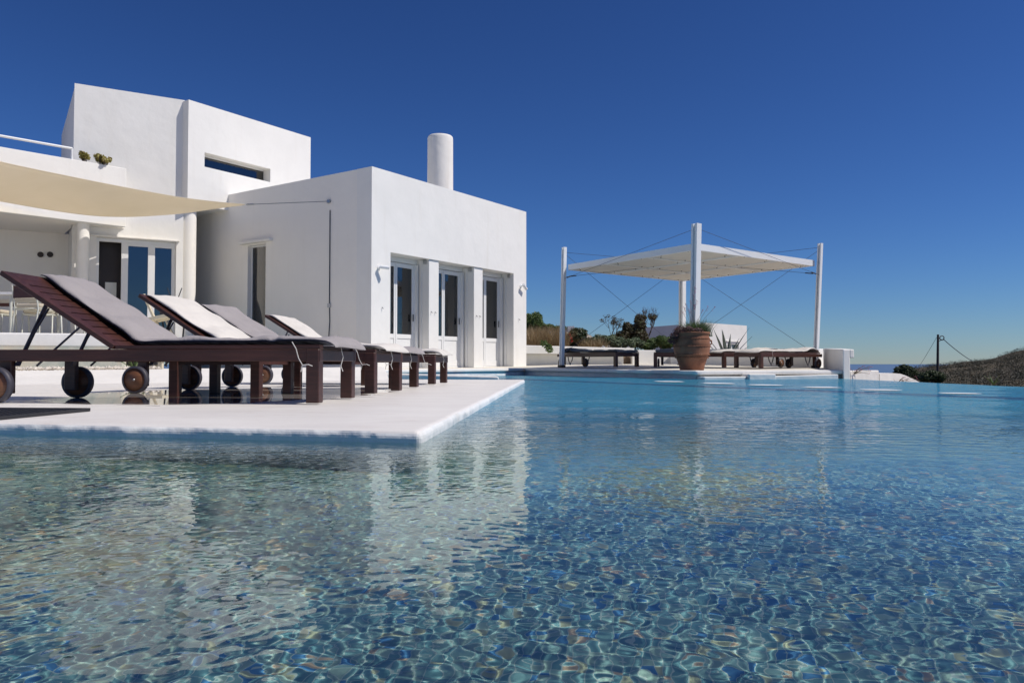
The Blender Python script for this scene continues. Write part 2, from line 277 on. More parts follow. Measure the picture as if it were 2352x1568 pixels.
# ------------------------------------------------------------------ mesh helpers
class MB:
    def __init__(s): s.v = []; s.f = []; s.m = []; s.sm = []
    def add(s, vs, fs, mi=0, smooth=False, T=None):
        o = len(s.v)
        s.v += [tuple(T @ Vector(v)) if T else tuple(v) for v in vs]
        for f in fs: s.f.append([i + o for i in f]); s.m.append(mi); s.sm.append(smooth)
        return s
    def box(s, a, b, mi=0, T=None):
        x0, y0, z0 = a; x1, y1, z1 = b
        return s.add([(x0, y0, z0), (x1, y0, z0), (x1, y1, z0), (x0, y1, z0), (x0, y0, z1), (x1, y0, z1), (x1, y1, z1), (x0, y1, z1)],
                     [(3, 2, 1, 0), (4, 5, 6, 7), (0, 1, 5, 4), (1, 2, 6, 5), (2, 3, 7, 6), (3, 0, 4, 7)], mi, False, T)
    def prism(s, poly, z0, z1, mi=0, T=None):
        n = len(poly)
        zt = z1 if isinstance(z1, (list, tuple)) else [z1] * n
        zb = z0 if isinstance(z0, (list, tuple)) else [z0] * n
        ar = sum(poly[i][0] * poly[(i + 1) % n][1] - poly[(i + 1) % n][0] * poly[i][1] for i in range(n))
        idx = list(range(n)) if ar > 0 else list(range(n))[::-1]
        P = [poly[i] for i in idx]; zt = [zt[i] for i in idx]; zb = [zb[i] for i in idx]
        vs = [(p[0], p[1], z) for p, z in zip(P, zb)] + [(p[0], p[1], z) for p, z in zip(P, zt)]
        fs = [tuple(range(n))[::-1], tuple(range(n, 2 * n))] + [(i, (i + 1) % n, n + (i + 1) % n, n + i) for i in range(n)]
        return s.add(vs, fs, mi, False, T)
    def tube(s, pts, r, n=8, mi=0, caps=True, T=None):
        pts = [Vector(p) for p in pts]; rs = r if isinstance(r, (list, tuple)) else [r] * len(pts)
        vs = []; ref = None
        for i, p in enumerate(pts):
            d = (pts[min(i + 1, len(pts) - 1)] - pts[max(i - 1, 0)]).normalized()
            if ref is None: ref = Vector((0, 0, 1)) if abs(d.z) < .9 else Vector((1, 0, 0))
            a = d.cross(ref).normalized(); b = a.cross(d).normalized(); ref = b
            for k in range(n):
                t = 2 * PI * k / n; vs.append(p + a * (math.cos(t) * rs[i]) + b * (math.sin(t) * rs[i]))
        fs = []
        for i in range(len(pts) - 1):
            for k in range(n): fs.append((i * n + k, i * n + (k + 1) % n, (i + 1) * n + (k + 1) % n, (i + 1) * n + k))
        s.add(vs, fs, mi, n > 5, T)
        if caps:
            L = len(pts) - 1
            s.add(vs[:n], [tuple(range(n))], mi, False, T); s.add(vs[L * n:], [tuple(range(n))[::-1]], mi, False, T)
        return s
    def lathe(s, prof, n=40, mi=0, T=None, cap=True):
        vs = []; fs = []
        for r, z in prof:
            for k in range(n): t = 2 * PI * k / n; vs.append((r * math.cos(t), r * math.sin(t), z))
        for i in range(len(prof) - 1):
            for k in range(n): fs.append((i * n + k, i * n + (k + 1) % n, (i + 1) * n + (k + 1) % n, (i + 1) * n + k))
        s.add(vs, fs, mi, True, T)
        if cap:
            s.add(vs[:n], [tuple(range(n))[::-1]], mi, False, T); s.add(vs[-n:], [tuple(range(n))], mi, False, T)
        return s
    def bar(s, a, b, w, h, mi=0, up=(0, 0, 1), T=None):       # rectangular bar from a to b
        a = Vector(a); b = Vector(b); d = (b - a); L = d.length; d.normalize(); u = Vector(up)
        if abs(d.dot(u)) > .98: u = Vector((0, 1, 0))
        sx = d.cross(u).normalized(); u = sx.cross(d).normalized()
        R = Matrix((( d.x, sx.x, u.x, a.x), (d.y, sx.y, u.y, a.y), (d.z, sx.z, u.z, a.z), (0, 0, 0, 1)))
        return s.box((0, -w / 2, -h / 2), (L, w / 2, h / 2), mi, (T @ R) if T else R)
    def build(s, name, mats, parent=None, bevel=0, seg=2, loc=None, smooth=False):
        me = bpy.data.meshes.new(name); me.from_pydata(s.v, [], s.f)
        if not isinstance(mats, (list, tuple)): mats = [mats]
        for m in mats: me.materials.append(M[m] if isinstance(m, str) else m)
        me.polygons.foreach_set('material_index', s.m); me.polygons.foreach_set('use_smooth', [bool(x) or smooth for x in s.sm]); me.update()
        o = bpy.data.objects.new(name, me); COL.objects.link(o)
        if parent: o.parent = parent
        if loc: o.location = loc
        if bevel:
            b = o.modifiers.new('bevel', 'BEVEL'); b.width = bevel; b.segments = seg; b.limit_method = 'ANGLE'; b.angle_limit = rad(40)
            b.harden_normals = False
        return o
def tag(o, label=None, cat=None, group=None, kind=None):
    if label: o['label'] = label
    if cat: o['category'] = cat
    if group: o['group'] = group
    if kind: o['kind'] = kind
    return o
def empty(name, loc=(0, 0, 0), rz=0):
    o = bpy.data.objects.new(name, None); COL.objects.link(o); o.location = loc; o.rotation_euler = (0, 0, rz); o.empty_display_size = .2; return o
def copy_tree(o, parent=None, kids=None):
    c = o.copy(); COL.objects.link(c); c.parent = parent
    for ch in list(o.children): copy_tree(ch, c)
    return c
def fastmesh(name, co, f, mat, smooth=True, parent=None):
    me = bpy.data.meshes.new(name); k = f.shape[1]
    me.vertices.add(len(co)); me.vertices.foreach_set('co', np.ascontiguousarray(co, dtype=np.float32).ravel())
    me.loops.add(f.size); me.loops.foreach_set('vertex_index', np.ascontiguousarray(f, dtype=np.int32).ravel())
    me.polygons.add(len(f)); me.polygons.foreach_set('loop_start', np.arange(0, f.size, k, dtype=np.int32))
    me.update(calc_edges=True); me.polygons.foreach_set('use_smooth', [smooth] * len(f))
    me.materials.append(M[mat]); o = bpy.data.objects.new(name, me); COL.objects.link(o)
    if parent: o.parent = parent
    return o
def leaves(name, centres, rad3, n, size, mat, seed=0, parent=None, up=.2, aspect=2.0, gap=.0):
    """many leaf faces through the volume of several clumps"""
    rng = np.random.RandomState(seed); C = np.array(centres, float); R = np.array(rad3, float)
    if R.ndim == 1: R = np.tile(R, (len(C), 1))
    w = R.prod(1) ** .7; ci = rng.choice(len(C), n, p=w / w.sum())
    d = rng.normal(size=(n, 3)); d /= np.linalg.norm(d, axis=1)[:, None]
    rr = rng.uniform(.35, 1, n) ** .5
    rr *= 1 + .25 * np.sin(d[:, 0] * 7 + ci) * np.sin(d[:, 1] * 6 + ci * 2) * np.cos(d[:, 2] * 8)
    P = C[ci] + d * rr[:, None] * R[ci]
    nn = d + rng.normal(size=(n, 3)) * .8 + np.array([0, 0, up]); nn /= np.linalg.norm(nn, axis=1)[:, None]
    a = np.cross(nn, rng.normal(size=(n, 3))); a /= np.linalg.norm(a, axis=1)[:, None]; b = np.cross(nn, a)
    L = size * rng.uniform(.6, 1.3, n)[:, None]; W = L / aspect
    V = np.stack([P - a * L, P - b * W * .8 + nn * W * .2, P + a * L, P + b * W * .8 + nn * W * .2], 1).reshape(-1, 3)
    return fastmesh(name, V, np.arange(4 * n).reshape(-1, 4), mat, False, parent)
def blades(name, base_fn, n, h, w, mat, seed=0, parent=None, lean=.5, seg=3):
    rng = np.random.RandomState(seed); V = []; Fc = []
    for i in range(n):
        x, y, z = base_fn(rng); a = rng.uniform(0, 2 * PI); l = rng.uniform(.1, lean); hh = h * rng.uniform(.5, 1.1); pa = rng.uniform(0, 2 * PI)
        o = len(V)
        for k in range(seg + 1):
            t = k / seg; ww = w * (1 - t * .85)
            px = x + math.cos(a) * l * hh * t * t; py = y + math.sin(a) * l * hh * t * t; pz = z + hh * (t - .25 * l * t * t)
            V.append((px - math.cos(pa) * ww, py - math.sin(pa) * ww, pz)); V.append((px + math.cos(pa) * ww, py + math.sin(pa) * ww, pz))
        for k in range(seg): Fc.append((o + 2 * k, o + 2 * k + 1, o + 2 * k + 3, o + 2 * k + 2))
    return fastmesh(name, np.array(V), np.array(Fc), mat, True, parent)
def line_pt(P, d, s, off=0, n=None):
    return (P[0] + d[0] * s + (n[0] * off if n else 0), P[1] + d[1] * s + (n[1] * off if n else 0))

# ------------------------------------------------------------------ pool
def axis_lines(lo, hi, fine_lo, fine_hi, step, grow, mx):
    xs = list(np.arange(fine_lo, fine_hi + 1e-6, step)); s = step
    while xs[-1] < hi: s = min(s * grow, mx); xs.append(xs[-1] + s)
    xs[-1] = hi; s = step; left = []
    x = fine_lo
    while x > lo: s = min(s * grow, mx); x -= s; left.append(x)
    if left: left[-1] = lo
    return np.array(left[::-1] + xs)
EDGE = 5.55
xs = axis_lines(-9.5, EDGE, -1.05, 1.4, .0031, 1.014, .08); ys = axis_lines(-2.5, 19.0, .44, 1.9, .0031, 1.008, .09)
X, Y = np.meshgrid(xs, ys)
sp = np.maximum(np.gradient(xs)[None, :], np.gradient(ys)[:, None])
rng = np.random.RandomState(11); Z = 0 * X
Xw = X + .05 * np.sin(2.1 * Y + 1) + .03 * np.sin(5.3 * Y + X); Yw = Y + .05 * np.sin(2.6 * X + .4) + .03 * np.sin(4.7 * X - Y)
for k in range(100):
    if k < 56: lam = rng.uniform(.018, .036); sl_ = .0029
    elif k < 80: lam = rng.uniform(.045, .12); sl_ = .0024
    else: lam = rng.uniform(.2, 1.1); sl_ = .0016
    a = rng.normal(1.75, 1.3); amp = sl_ * lam / (2 * PI)
    fade = np.clip((lam / sp - 3.2) / 2.0, 0, 1)
    q = 2 * PI / lam; ph = rng.uniform(0, 6.28)
    Z += amp * fade * np.sin(q * (Xw * math.cos(a) + Yw * math.sin(a)) + ph)
nx, ny = len(xs), len(ys)
i0 = np.arange(ny - 1)[:, None] * nx + np.arange(nx - 1)[None]
fq = np.stack([i0, i0 + 1, i0 + nx + 1, i0 + nx], -1).reshape(-1, 4)
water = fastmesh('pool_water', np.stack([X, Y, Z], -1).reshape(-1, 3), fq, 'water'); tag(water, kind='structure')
water.cycles.is_caustics_caster = True
DEPTH = -.62
b = MB(); b.add([(-9.6, -2.5, DEPTH), (EDGE, -2.5, DEPTH), (EDGE, 19, DEPTH), (-9.6, 19, DEPTH)], [(0, 1, 2, 3)])
b.add([(-9.6, -2.5, DEPTH), (-9.6, -2.5, .03), (EDGE, -2.5, .03), (EDGE, -2.5, DEPTH)], [(0, 1, 2, 3)])
b.add([(-9.6, -2.5, DEPTH), (-9.6, -2.5, .03), (-9.6, 5, .03), (-9.6, 5, DEPTH)], [(0, 1, 2, 3)])
pf = b.build('pool_floor', 'mosaic'); tag(pf, kind='structure'); pf.cycles.is_caustics_receiver = True
b = MB(); b.box((EDGE + .003, -2.5, -2.5), (EDGE + .16, 13.6, -.012)); b.box((EDGE - .32, -2.5, DEPTH), (EDGE, 13.05, -.10))
pe = b.build('pool_overflow_edge', 'mosaic'); tag(pe, kind='structure'); pe.cycles.is_caustics_receiver = True

# unseen white terrace behind the camera, added to bounce sunlight onto shaded walls
b = MB(); b.prism([(-22, -16), (6.5, -16), (6.5, -2.504), (-9.604, -2.504), (-9.604, 7.2), (-22, 4)], -1.5, .06)
o = b.build('bounce_terrace', 'white2', bevel=.02); tag(o, kind='structure')
# lounge deck
DZ = .04
b = MB(); rw = random.Random(77); dp = []
def wob(p, q, n_, a_):
    out = []; off_ = 0
    for k in range(n_):
        t = k / n_; off_ = .6 * off_ + rw.uniform(-a_, a_); d_ = Vector((q[0] - p[0], q[1] - p[1])).normalized(); out.append((p[0] + (q[0] - p[0]) * t - d_.y * off_, p[1] + (q[1] - p[1]) * t + d_.x * off_))
    return out
dp += wob((-.285, 2.46), (.17, 10.4), 26, .004) + [(.17, 10.4), (-2.0, 10.62), (-9.5, 8.6), (-9.5, 4.4)] + wob((-9.4, 4.38), (-1.85, 2.80), 16, .005) + wob((-1.85, 2.80), (-.285, 2.46), 9, .005)
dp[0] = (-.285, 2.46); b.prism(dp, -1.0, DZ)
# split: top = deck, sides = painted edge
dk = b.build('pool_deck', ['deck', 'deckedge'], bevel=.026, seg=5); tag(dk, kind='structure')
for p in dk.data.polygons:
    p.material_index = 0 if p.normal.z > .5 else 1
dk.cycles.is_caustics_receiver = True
# ramp rising to the garden
b = MB(); b.add([(-7.4, 5.6, DZ - .03), (-4.5, 7.7, DZ - .03), (-1.55, 9.9, DZ - .03), (-2.05, 12.45, .205), (-6.1, 9.7, .165), (-9.6, 7.4, .13),
                 (-7.4, 5.6, -.8), (-4.5, 7.7, -.8), (-1.55, 9.9, -.8), (-2.05, 12.45, -.8), (-6.1, 9.7, -.8), (-9.6, 7.4, -.8)],
                [(0, 1, 4, 5), (1, 2, 3, 4), (1, 0, 6, 7), (2, 1, 7, 8), (3, 2, 8, 9), (4, 3, 9, 10), (5, 4, 10, 11), (0, 5, 11, 6)])
o = b.build('pool_ramp', 'white2'); tag(o, kind='structure')
# narrow walkway strip between deck and terrace
b = MB(); b.prism([(-.19, 11.35), (-.21, 11.8), (-2.3, 12.95), (-2.25, 12.35)], -.9, [.062, .062, .105, .105])
o = b.build('pool_walkway', 'white2', bevel=.03, seg=3); tag(o, kind='structure')
# terrace in front of the house and under the pergola
tp = [(-2.3, 12.6, .14), (.27, 17.3, .145), (2.99, 12.6, .128), (5.60, 13.22, .128), (6.9, 16.6, .17), (5.2, 21.2, .25), (.3, 21.5, .24), (-4.2, 17.5, .15), (-6.3, 14, .16), (-6.0, 11.6, .15), (-2.6, 12.3, .14)]
b = MB()
n = len(tp); top = [(x, y, z) for x, y, z in tp]; bot = [(x, y, -1.2) for x, y, z in tp]
cen = (-.6, 18.2, .165)
cen2 = (3.4, 16.0, .165)
b.add(top + [cen, cen2], [(0, 1, n)[::1], (1, 2, n + 1), (2, 3, n + 1), (3, 4, n + 1), (4, 5, n + 1), (5, 6, n + 1), (6, 1, n + 1), (6, n, 1), (6, 7, n), (7, 8, n), (8, 10, n), (8, 9, 10), (10, 0, n)])
o = b.build('house_terrace', 'terrace'); tag(o, kind='structure')
# rounded coping along the pool
def offset_strip(pts, w):
    out = []
    for i, p in enumerate(pts):
        d0 = Vector(pts[min(i + 1, len(pts) - 1)][:2]) - Vector(pts[max(i - 1, 0)][:2]); d0.normalize(); nrm = Vector((-d0.y, d0.x))
        out.append((p[0] + nrm.x * w, p[1] + nrm.y * w, p[2]))
    return out
def coping(name, pts, w=.34):
    b = MB(); q = offset_strip(pts, w); L = len(pts)
    q[-1] = (q[-1][0], q[-1][1], q[-1][2])
    for i in range(L - 1):
        A, B, C, D = pts[i], pts[i + 1], q[i + 1], q[i]
        b.add([(A[0], A[1], A[2] + .012), (B[0], B[1], B[2] + .012), (C[0], C[1], C[2] + .012), (D[0], D[1], D[2] + .012),
               (A[0], A[1], A[2] - .055), (B[0], B[1], B[2] - .055), (C[0], C[1], C[2] - .055), (D[0], D[1], D[2] - .055)],
              [(0, 1, 2, 3), (7, 6, 5, 4), (1, 0, 4, 5), (2, 1, 5, 6), (3, 2, 6, 7), (0, 3, 7, 4)])
    o = b.build(name, 'white2', bevel=.022, seg=3); tag(o, kind='structure'); return o
coping('pool_coping', [(-2.35, 12.5, .14), (.27, 17.25, .146)])
coping('pool_coping', [(.27, 17.25, .145), (2.97, 12.55, .128)])
coping('pool_coping', [(2.98, 12.55, .127), (5.66, 13.156, .132)])
b = MB()
b.prism([(-2.28, 12.66), (.27, 17.36), (2.99, 12.68), (5.70, 13.29), (5.70, 14), (3.2, 13.6), (.27, 18.2), (-2.28, 13.4)], -.02, .08)
o = b.build('pool_wall', 'deckedge'); tag(o, kind='structure'); o.cycles.is_caustics_receiver = True
b = MB()
def cpt(t, o_): return (2.98 + 2.52 * t + .22 * o_, 12.55 + .57 * t - .975 * o_)
b.prism([cpt(.02, .16), cpt(.31, .16), cpt(.31, -.1), cpt(.02, -.1)], -.6, .045)
b.prism([cpt(.315, .22), cpt(.50, .22), cpt(.50, -.1), cpt(.315, -.1)], -.6, .085)
b.prism([cpt(.505, .13), cpt(.97, .13), cpt(.97, -.1), cpt(.505, -.1)], -.6, [.05, .075, .075, .05])
o = b.build('pool_step', 'white2', bevel=.015, seg=2); tag(o, kind='structure')
b = MB(); b.prism([(-2.28, 12.65), (.27, 17.35), (2.99, 12.67), (5.56, 13.26), (5.56, 14), (3.2, 13.6), (.27, 18.2), (-2.28, 13.4)], -1.1, -.021)
o = b.build('pool_wall', 'mosaic'); tag(o, kind='structure'); o.cycles.is_caustics_receiver = True
# flat white patches on the water along the far edge
b = MB(); rr = random.Random(5)
for (x, y, ln, dp_) in [(2.18, 10.8, .36, .5), (2.6, 9.8, .35, .46), (2.94, 9.04, .34, .42), (3.24, 8.15, .33, .36), (3.5, 7.37, .31, .30), (3.74, 6.5, .28, .24), (3.98, 5.75, .25, .20)]:
    ring = []
    for k in range(40):
        t = 2 * PI * k / 40; c_, s_ = math.cos(t), math.sin(t); q_ = rr.uniform(.86, 1.08)
        ring.append((x + math.copysign(abs(c_) ** .7, c_) * ln / 2 * q_, y + math.copysign(abs(s_) ** .6, s_) * dp_ / 2 * q_ - .3 * (c_ * ln / 2), .0065))
    b.add(ring, [tuple(range(40))], 0)
o = b.build('pool_patches', 'whitepatch'); tag(o, kind='stuff')

# ------------------------------------------------------------------ villa
villa = empty('villa', (-3, 17, .14)); VO = Vector((-3, 17, .14))
tag(villa, 'white flat-roofed cubic villa with round chimney, upper storey and three tall glass doors', 'house')
def vpart(b, name, mats, parent=villa, bevel=0, seg=2):
    if parent is villa:
        b.v = [(x - VO.x, y - VO.y, z - VO.z) for x, y, z in b.v]; o = b.build(name, mats, villa, bevel, seg)
    else:
        b.v = [(x - VO.x, y - VO.y, z - VO.z) for x, y, z in b.v]; o = b.build(name, mats, parent, bevel, seg)
    return o
L0 = (-2.72, 14.97); UR = (.562, .827); UL = (-.827, .562)       # corner, facade direction, side wall direction
WT = 4.08; WB0 = .02
def P(s, d): return (L0[0] + UR[0] * s + UL[0] * d, L0[1] + UR[1] * s + UL[1] * d)
def seg_box(b, s0, s1, d0, d1, z0, z1, mi=0): b.prism([P(s0, d0), P(s1, d0), P(s1, d1), P(s0, d1)], z0, z1, mi)
FL = 5.48; SL = 5.70; LZ = 2.47
opens = [(.534, 1.75), (2.075, 3.335), (3.672, 4.91)]
b = MB()
# facade with one long recess
def wallrects(b, edges, zs, holes, d0, d1, swap=False):
    """cells of a wall cut at edges/heights, leaving out holes"""
    for i in range(len(edges) - 1):
        for j in range(len(zs) - 1):
            s0, s1, z0, z1 = edges[i], edges[i + 1], zs[j], zs[j + 1]; mid = ((s0 + s1) / 2, (z0 + z1) / 2)
            if any(h[0] < mid[0] < h[1] and h[2] < mid[1] < h[3] for h in holes): continue
            yield s0, s1, z0, z1
# outline as n-gons: facade is a single slab mesh with a notch, made of prisms that butt together
seg_box(b, 0, .534, 0, .40, WB0, LZ); seg_box(b, 4.91, FL, 0, .40, WB0, LZ); seg_box(b, 0, FL, 0, .40, LZ, WT)
wing = vpart(b, 'wall', 'white', bevel=0)
b = MB()
WS = (3.16, 3.77, .45, 2.85)
seg_box(b, .002, .40, .402, WS[0], WB0, WT - .004); seg_box(b, .002, .40, WS[1], 5.10, WB0, WT - .004)
seg_box(b, .002, .40, WS[0], WS[1], WS[3], WT - .004); seg_box(b, .002, .40, WS[0], WS[1], WB0, WS[2])
seg_box(b, .022, .40, 5.118, SL, WB0, WT - .004)
seg_box(b, FL - .4, FL - .002, .402, 6.6, WB0, WT - .004)
seg_box(b, .402, FL - .402, 6.2, 6.6, WB0, WT - .004)
vpart(b, 'wall', 'shade_wall')
b = MB(); seg_box(b, .402, FL - .402, .402, 6.19, 3.6, 3.8); vpart(b, 'roof', 'interior')
b = MB(); seg_box(b, .402, FL - .402, .402, 6.19, .10, .148); vpart(b, 'floor', 'interior')
b = MB(); seg_box(b, 2.2, 3.6, 3.2, 4.6, .15, 2.6); vpart(b, 'inner_wall', 'interior')
for s0, s1 in [(1.75, 2.075), (3.335, 3.672)]:
    b = MB(); seg_box(b, s0, s1, .03, .46, WB0, LZ - .003); vpart(b, 'pillar', 'white', bevel=.008)
# three two-leaf glass doors at the back of the recess
def glass_door(s0, s1, k):
    zb, zt = .16, LZ
    fr = MB(); d = .385
    seg_box(fr, s0 + .003, s0 + .06, d, d + .07, zb, zt - .10); seg_box(fr, s1 - .075, s1 - .003, d, d + .07, zb, zt - .10)
    seg_box(fr, s0 + .003, s1 - .003, d - .03, d + .09, zt - .10, zt - .004); seg_box(fr, s0 + .003, s1 - .003, d, d + .07, zb - .02, zb + .03)
    root = vpart(fr, 'glass_door', 'paint', bevel=.004)
    mid = (s0 + s1 - .05) / 2; zt2 = zt - .11
    for a, c in [(s0 + .062, mid - .004), (mid + .004, s1 - .079)]:
        lf = MB(); dd = d + .012; rail = .62
        seg_box(lf, a, a + .046, dd, dd + .045, zb + .032, zt2); seg_box(lf, c - .046, c, dd, dd + .045, zb + .032, zt2)
        seg_box(lf, a + .047, c - .047, dd + .002, dd + .043, zt2 - .09, zt2 - .001); seg_box(lf, a + .047, c - .047, dd + .002, dd + .043, zb + .034, zb + .18)
        seg_box(lf, a + .047, c - .047, dd + .002, dd + .043, zb + rail, zb + rail + .09); seg_box(lf, a + .047, c - .047, dd + .016, dd + .034, zb + .181, zb + rail - .001)
        vpart(lf, 'door_leaf', 'paint', root, bevel=.004)
        gp = MB(); seg_box(gp, a + .047, c - .047, dd + .018, dd + .026, zb + rail + .091, zt2 - .091); vpart(gp, 'pane', 'glass', root)
    if True:  # pleated grey sheet, added behind the glass to make it look paler
        cu_ = MB(); c0_ = mid + .03; c1_ = s1 - .12
        if k == 0: c1_ = c0_ + .28
        pts = []; nseg = 14
        for q in range(nseg):
            u0, u1 = c0_ + (c1_ - c0_) * q / nseg, c0_ + (c1_ - c0_) * (q + 1) / nseg; w0_, w1_ = .02 * (q % 2), .02 * ((q + 1) % 2)
            A0, A1 = P(u0, d + .13 + w0_), P(u1, d + .13 + w1_); cu_.add([(A0[0], A0[1], zb + .05), (A1[0], A1[1], zb + .05), (A1[0], A1[1], zt2 - .05), (A0[0], A0[1], zt2 - .05)], [(0, 1, 2, 3)])
        vpart(cu_, 'door_backing', 'backing', root)
    # rolled insect screen rail and shutter guide on the right jamb
    sc_ = MB(); seg_box(sc_, s1 - .052, s1 - .030, .30, .383, zb, zt - .11); seg_box(sc_, s1 - .014, s1 - .004, .22, .26, zb, zt - .02); vpart(sc_, 'screen_rail', 'paint', root)
    dg = MB(); seg_box(dg, s1 - .029, s1 - .016, .31, .383, zb, zt - .11); vpart(dg, 'screen', 'screen', root)
    hd = MB(); A = P(s1 - .13, d - .03); hd.bar((A[0], A[1], 1.15), (A[0], A[1], 1.30), .02, .03); vpart(hd, 'handle', 'dark', root)
    cl = MB(); seg_box(cl, s1 - .045, s1 - .004, .10, .16, zt - .10, zt - .02); vpart(cl, 'bracket', 'steel', root)
for k, (s0, s1) in enumerate(opens): glass_door(s0, s1, k)
b = MB(); seg_box(b, 2.25, 2.62, 1.25, 1.28, .2, 1.72); vpart(b, 'white_panel', 'white_panel')  # white panel standing in for the lit interior behind the first door
# shutter hooks
for s in (.30, 1.82, 1.95, 3.42, 3.55, 5.14):
    A = P(s, .03 if 1.7 < s < 3.7 else 0); z = 1.36; b = MB()
    b.tube([(A[0], A[1], z), (A[0] + .827 * .04, A[1] - .562 * .04, z - .03)], .008, 5); vpart(b, 'hook', 'steel')
# slit window of the side wall
b = MB(); seg_box(b, .11, .15, WS[0], WS[0] + .015, WS[2], WS[3]); seg_box(b, .11, .15, WS[1] - .015, WS[1], WS[2], WS[3]); seg_box(b, .11, .15, WS[0] + .015, WS[1] - .015, WS[3] - .03, WS[3])
w_ = vpart(b, 'window', 'paint'); b = MB(); seg_box(b, .125, .135, WS[0] + .015, WS[1] - .015, WS[2], WS[3] - .03); vpart(b, 'pane', 'glassdark', w_)
b = MB(); seg_box(b, -.10, .0, 2.93, 3.98, 2.885, 2.945); vpart(b, 'lintel', 'white2', bevel=.01)
# wiring down the side wall
b = MB(); A = P(-.012, 1.15); b.tube([(A[0], A[1], 3.35), (A[0], A[1], 1.45), (A[0] + .01, A[1], 1.1), (A[0] - .01, A[1] - .01, .75)], .011, 5, mi=0)
cbl = vpart(b, 'wall_cord', 'cable')
b = MB(); A = P(-.02, 1.15); b.box((A[0] - .03, A[1] - .03, 1.38), (A[0] + .03, A[1] + .02, 1.46)); vpart(b, 'junction_box', 'greycloth')
hook_z = onwall(757, 463, L0, UL)
b = MB(); A = P(-.03, hook_z[0]); b.lathe([(.03, -.02), (.045, 0), (.03, .02)], 12, T=Matrix.Translation((A[0], A[1], hook_z[1])) @ Matrix.Rotation(PI / 2, 4, 'X')); vpart(b, 'wall_hook', 'steel')
HOOK = (A[0], A[1], hook_z[1])
# chimney
b = MB(); cb = at(1010, 835, 19.4)
prof = [(.33, 3.7), (.325, 4.8), (.32, 5.90), (.311, 5.945), (.29, 5.965), (.23, 5.965), (.21, 5.88), (.20, 5.5), (.0, 5.5)]
T = Matrix.Translation((cb.x, cb.y, 0)); b.lathe(prof, 40, T=T, cap=False); ch = vpart(b, 'chimney', 'white2')
b = MB(); b.tube([(cb.x, cb.y + .2, 5.4), (cb.x, cb.y + .2, 6.03), (cb.x - .01, cb.y + .2, 6.13)], [.014, .012, .006], 6); vpart(b, 'chimney_rod', 'dark', ch)
# tower: left wall seen flat, side going back
TP = (-8.0, 16.3); TD = (.869, .494); TN = (-.494, .869)
def T2(s, d): return (TP[0] + TD[0] * s + TN[0] * d, TP[1] + TD[1] * s + TN[1] * d)
sL = onwall(163, 700, TP, TD)[0]; sR = onwall(417, 700, TP, TD)[0] + .02; zT = onwall(163, 190, TP, TD)[1]
d0s, dz1 = onwall(222, 548, TP, TD); d1s, _ = onwall(405, 560, TP, TD)
DH = onwall(300, 549, TP, TD)[1]
FZ = .65
b = MB(); sL2 = sL
b.prism([T2(sL, 0), T2(d0s, 0), T2(d0s, .3), T2(sL + .0, .3)], .1, DH)
b.prism([T2(d1s, 0), T2(sR, 0), T2(sR, .3), T2(d1s, .3)], .1, DH)
b.prism([T2(sL, 0), T2(sR, 0), T2(sR, .3), T2(sL, .3)], DH, zT)
SF = at(135, 700, 19.4); b.prism([T2(sL, .302), T2(sL + .3, .302), T2(sL + .3, 4.2), (SF.x, SF.y)], .1, zT)
b.prism([T2(sL + .302, 3.9), T2(sR, 3.9), T2(sR, 4.2), T2(sL + .302, 4.2)], .1, zT)
b.prism([T2(sL + .302, .302), T2(sR, .302), T2(sR, 3.898), T2(sL + .302, 3.898)], 3.2, 3.35)
b.prism([T2(sL + .302, .302), T2(sR, .302), T2(sR, 3.898), T2(sL + .302, 3.898)], zT - .5, zT - .3)
vpart(b, 'tower_wall', 'white')
b = MB(); b.prism([T2(sL + .31, .31), T2(sR, .31), T2(sR, 3.8), T2(sL + .31, 3.8)], .4, .652); vpart(b, 'tower_floor', 'interior')
# sliding door of the tower
b = MB(); fd = .10
def tb(b, s0, s1, z0, z1, d0=fd, d1=fd + .07): b.prism([T2(s0, d0), T2(s1, d0), T2(s1, d1), T2(s0, d1)], z0, z1)
W = d1s - d0s; zt = DH - .003
xa = onwall(290, 700, TP, TD)[0]; xb = onwall(340, 700, TP, TD)[0]; xc = onwall(355, 700, TP, TD)[0]
tb(b, d0s, d0s + .05, FZ, zt); tb(b, d1s - .08, d1s, FZ, zt); tb(b, d0s + .05, d1s - .08, zt - .07, zt); tb(b, xa - .10, xa + .03, FZ, zt - .07)
tb(b, xb - .005, xc + .005, FZ, zt - .07); tb(b, d0s + .05, d1s - .08, FZ, FZ + .08); tb(b, xa + .03, xb - .005, zt - .13, zt - .07); tb(b, xc + .005, d1s - .08, zt - .13, zt - .07)
sd = vpart(b, 'sliding_door', 'paint', bevel=.005)
b = MB(); tb(b, xa + .03, xb - .005, FZ + .08, zt - .13, fd + .03, fd + .036); vpart(b, 'pane', 'glassdark', sd)
b = MB(); tb(b, xc + .005, d1s - .08, FZ + .08, zt - .13, fd + .03, fd + .036); vpart(b, 'pane', 'glassdark', sd)
b = MB(); tb(b, xa + .03, d1s - .08, FZ + .08, zt - .13, .22, .225); vpart(b, 'door_backing', 'backing', sd)  # grey backing sheet, added to brighten the tower panes
b = MB(); A = T2(d1s - .06, fd - .02); b.bar((A[0], A[1], 1.55), (A[0], A[1], 1.70), .015, .02); vpart(b, 'handle', 'dark', sd)
b = MB(); tb(b, sL + .31, sR - .02, FZ + .003, 3.19, .45, .47); vpart(b, 'dark_backdrop', 'interior_dark')  # dark sheet close behind the doorway, standing in for the room's shade
b = MB(); i0_, i1_ = onwall(240, 600, TP, TD)[0] + .08, onwall(273, 600, TP, TD)[0] + .0; tb(b, i0_ - .05, i1_ - .02, FZ + .003, 1.98, .41, .43); vpart(b, 'white_panel', 'white_panel')  # white panel in place of the bright view through to outdoors
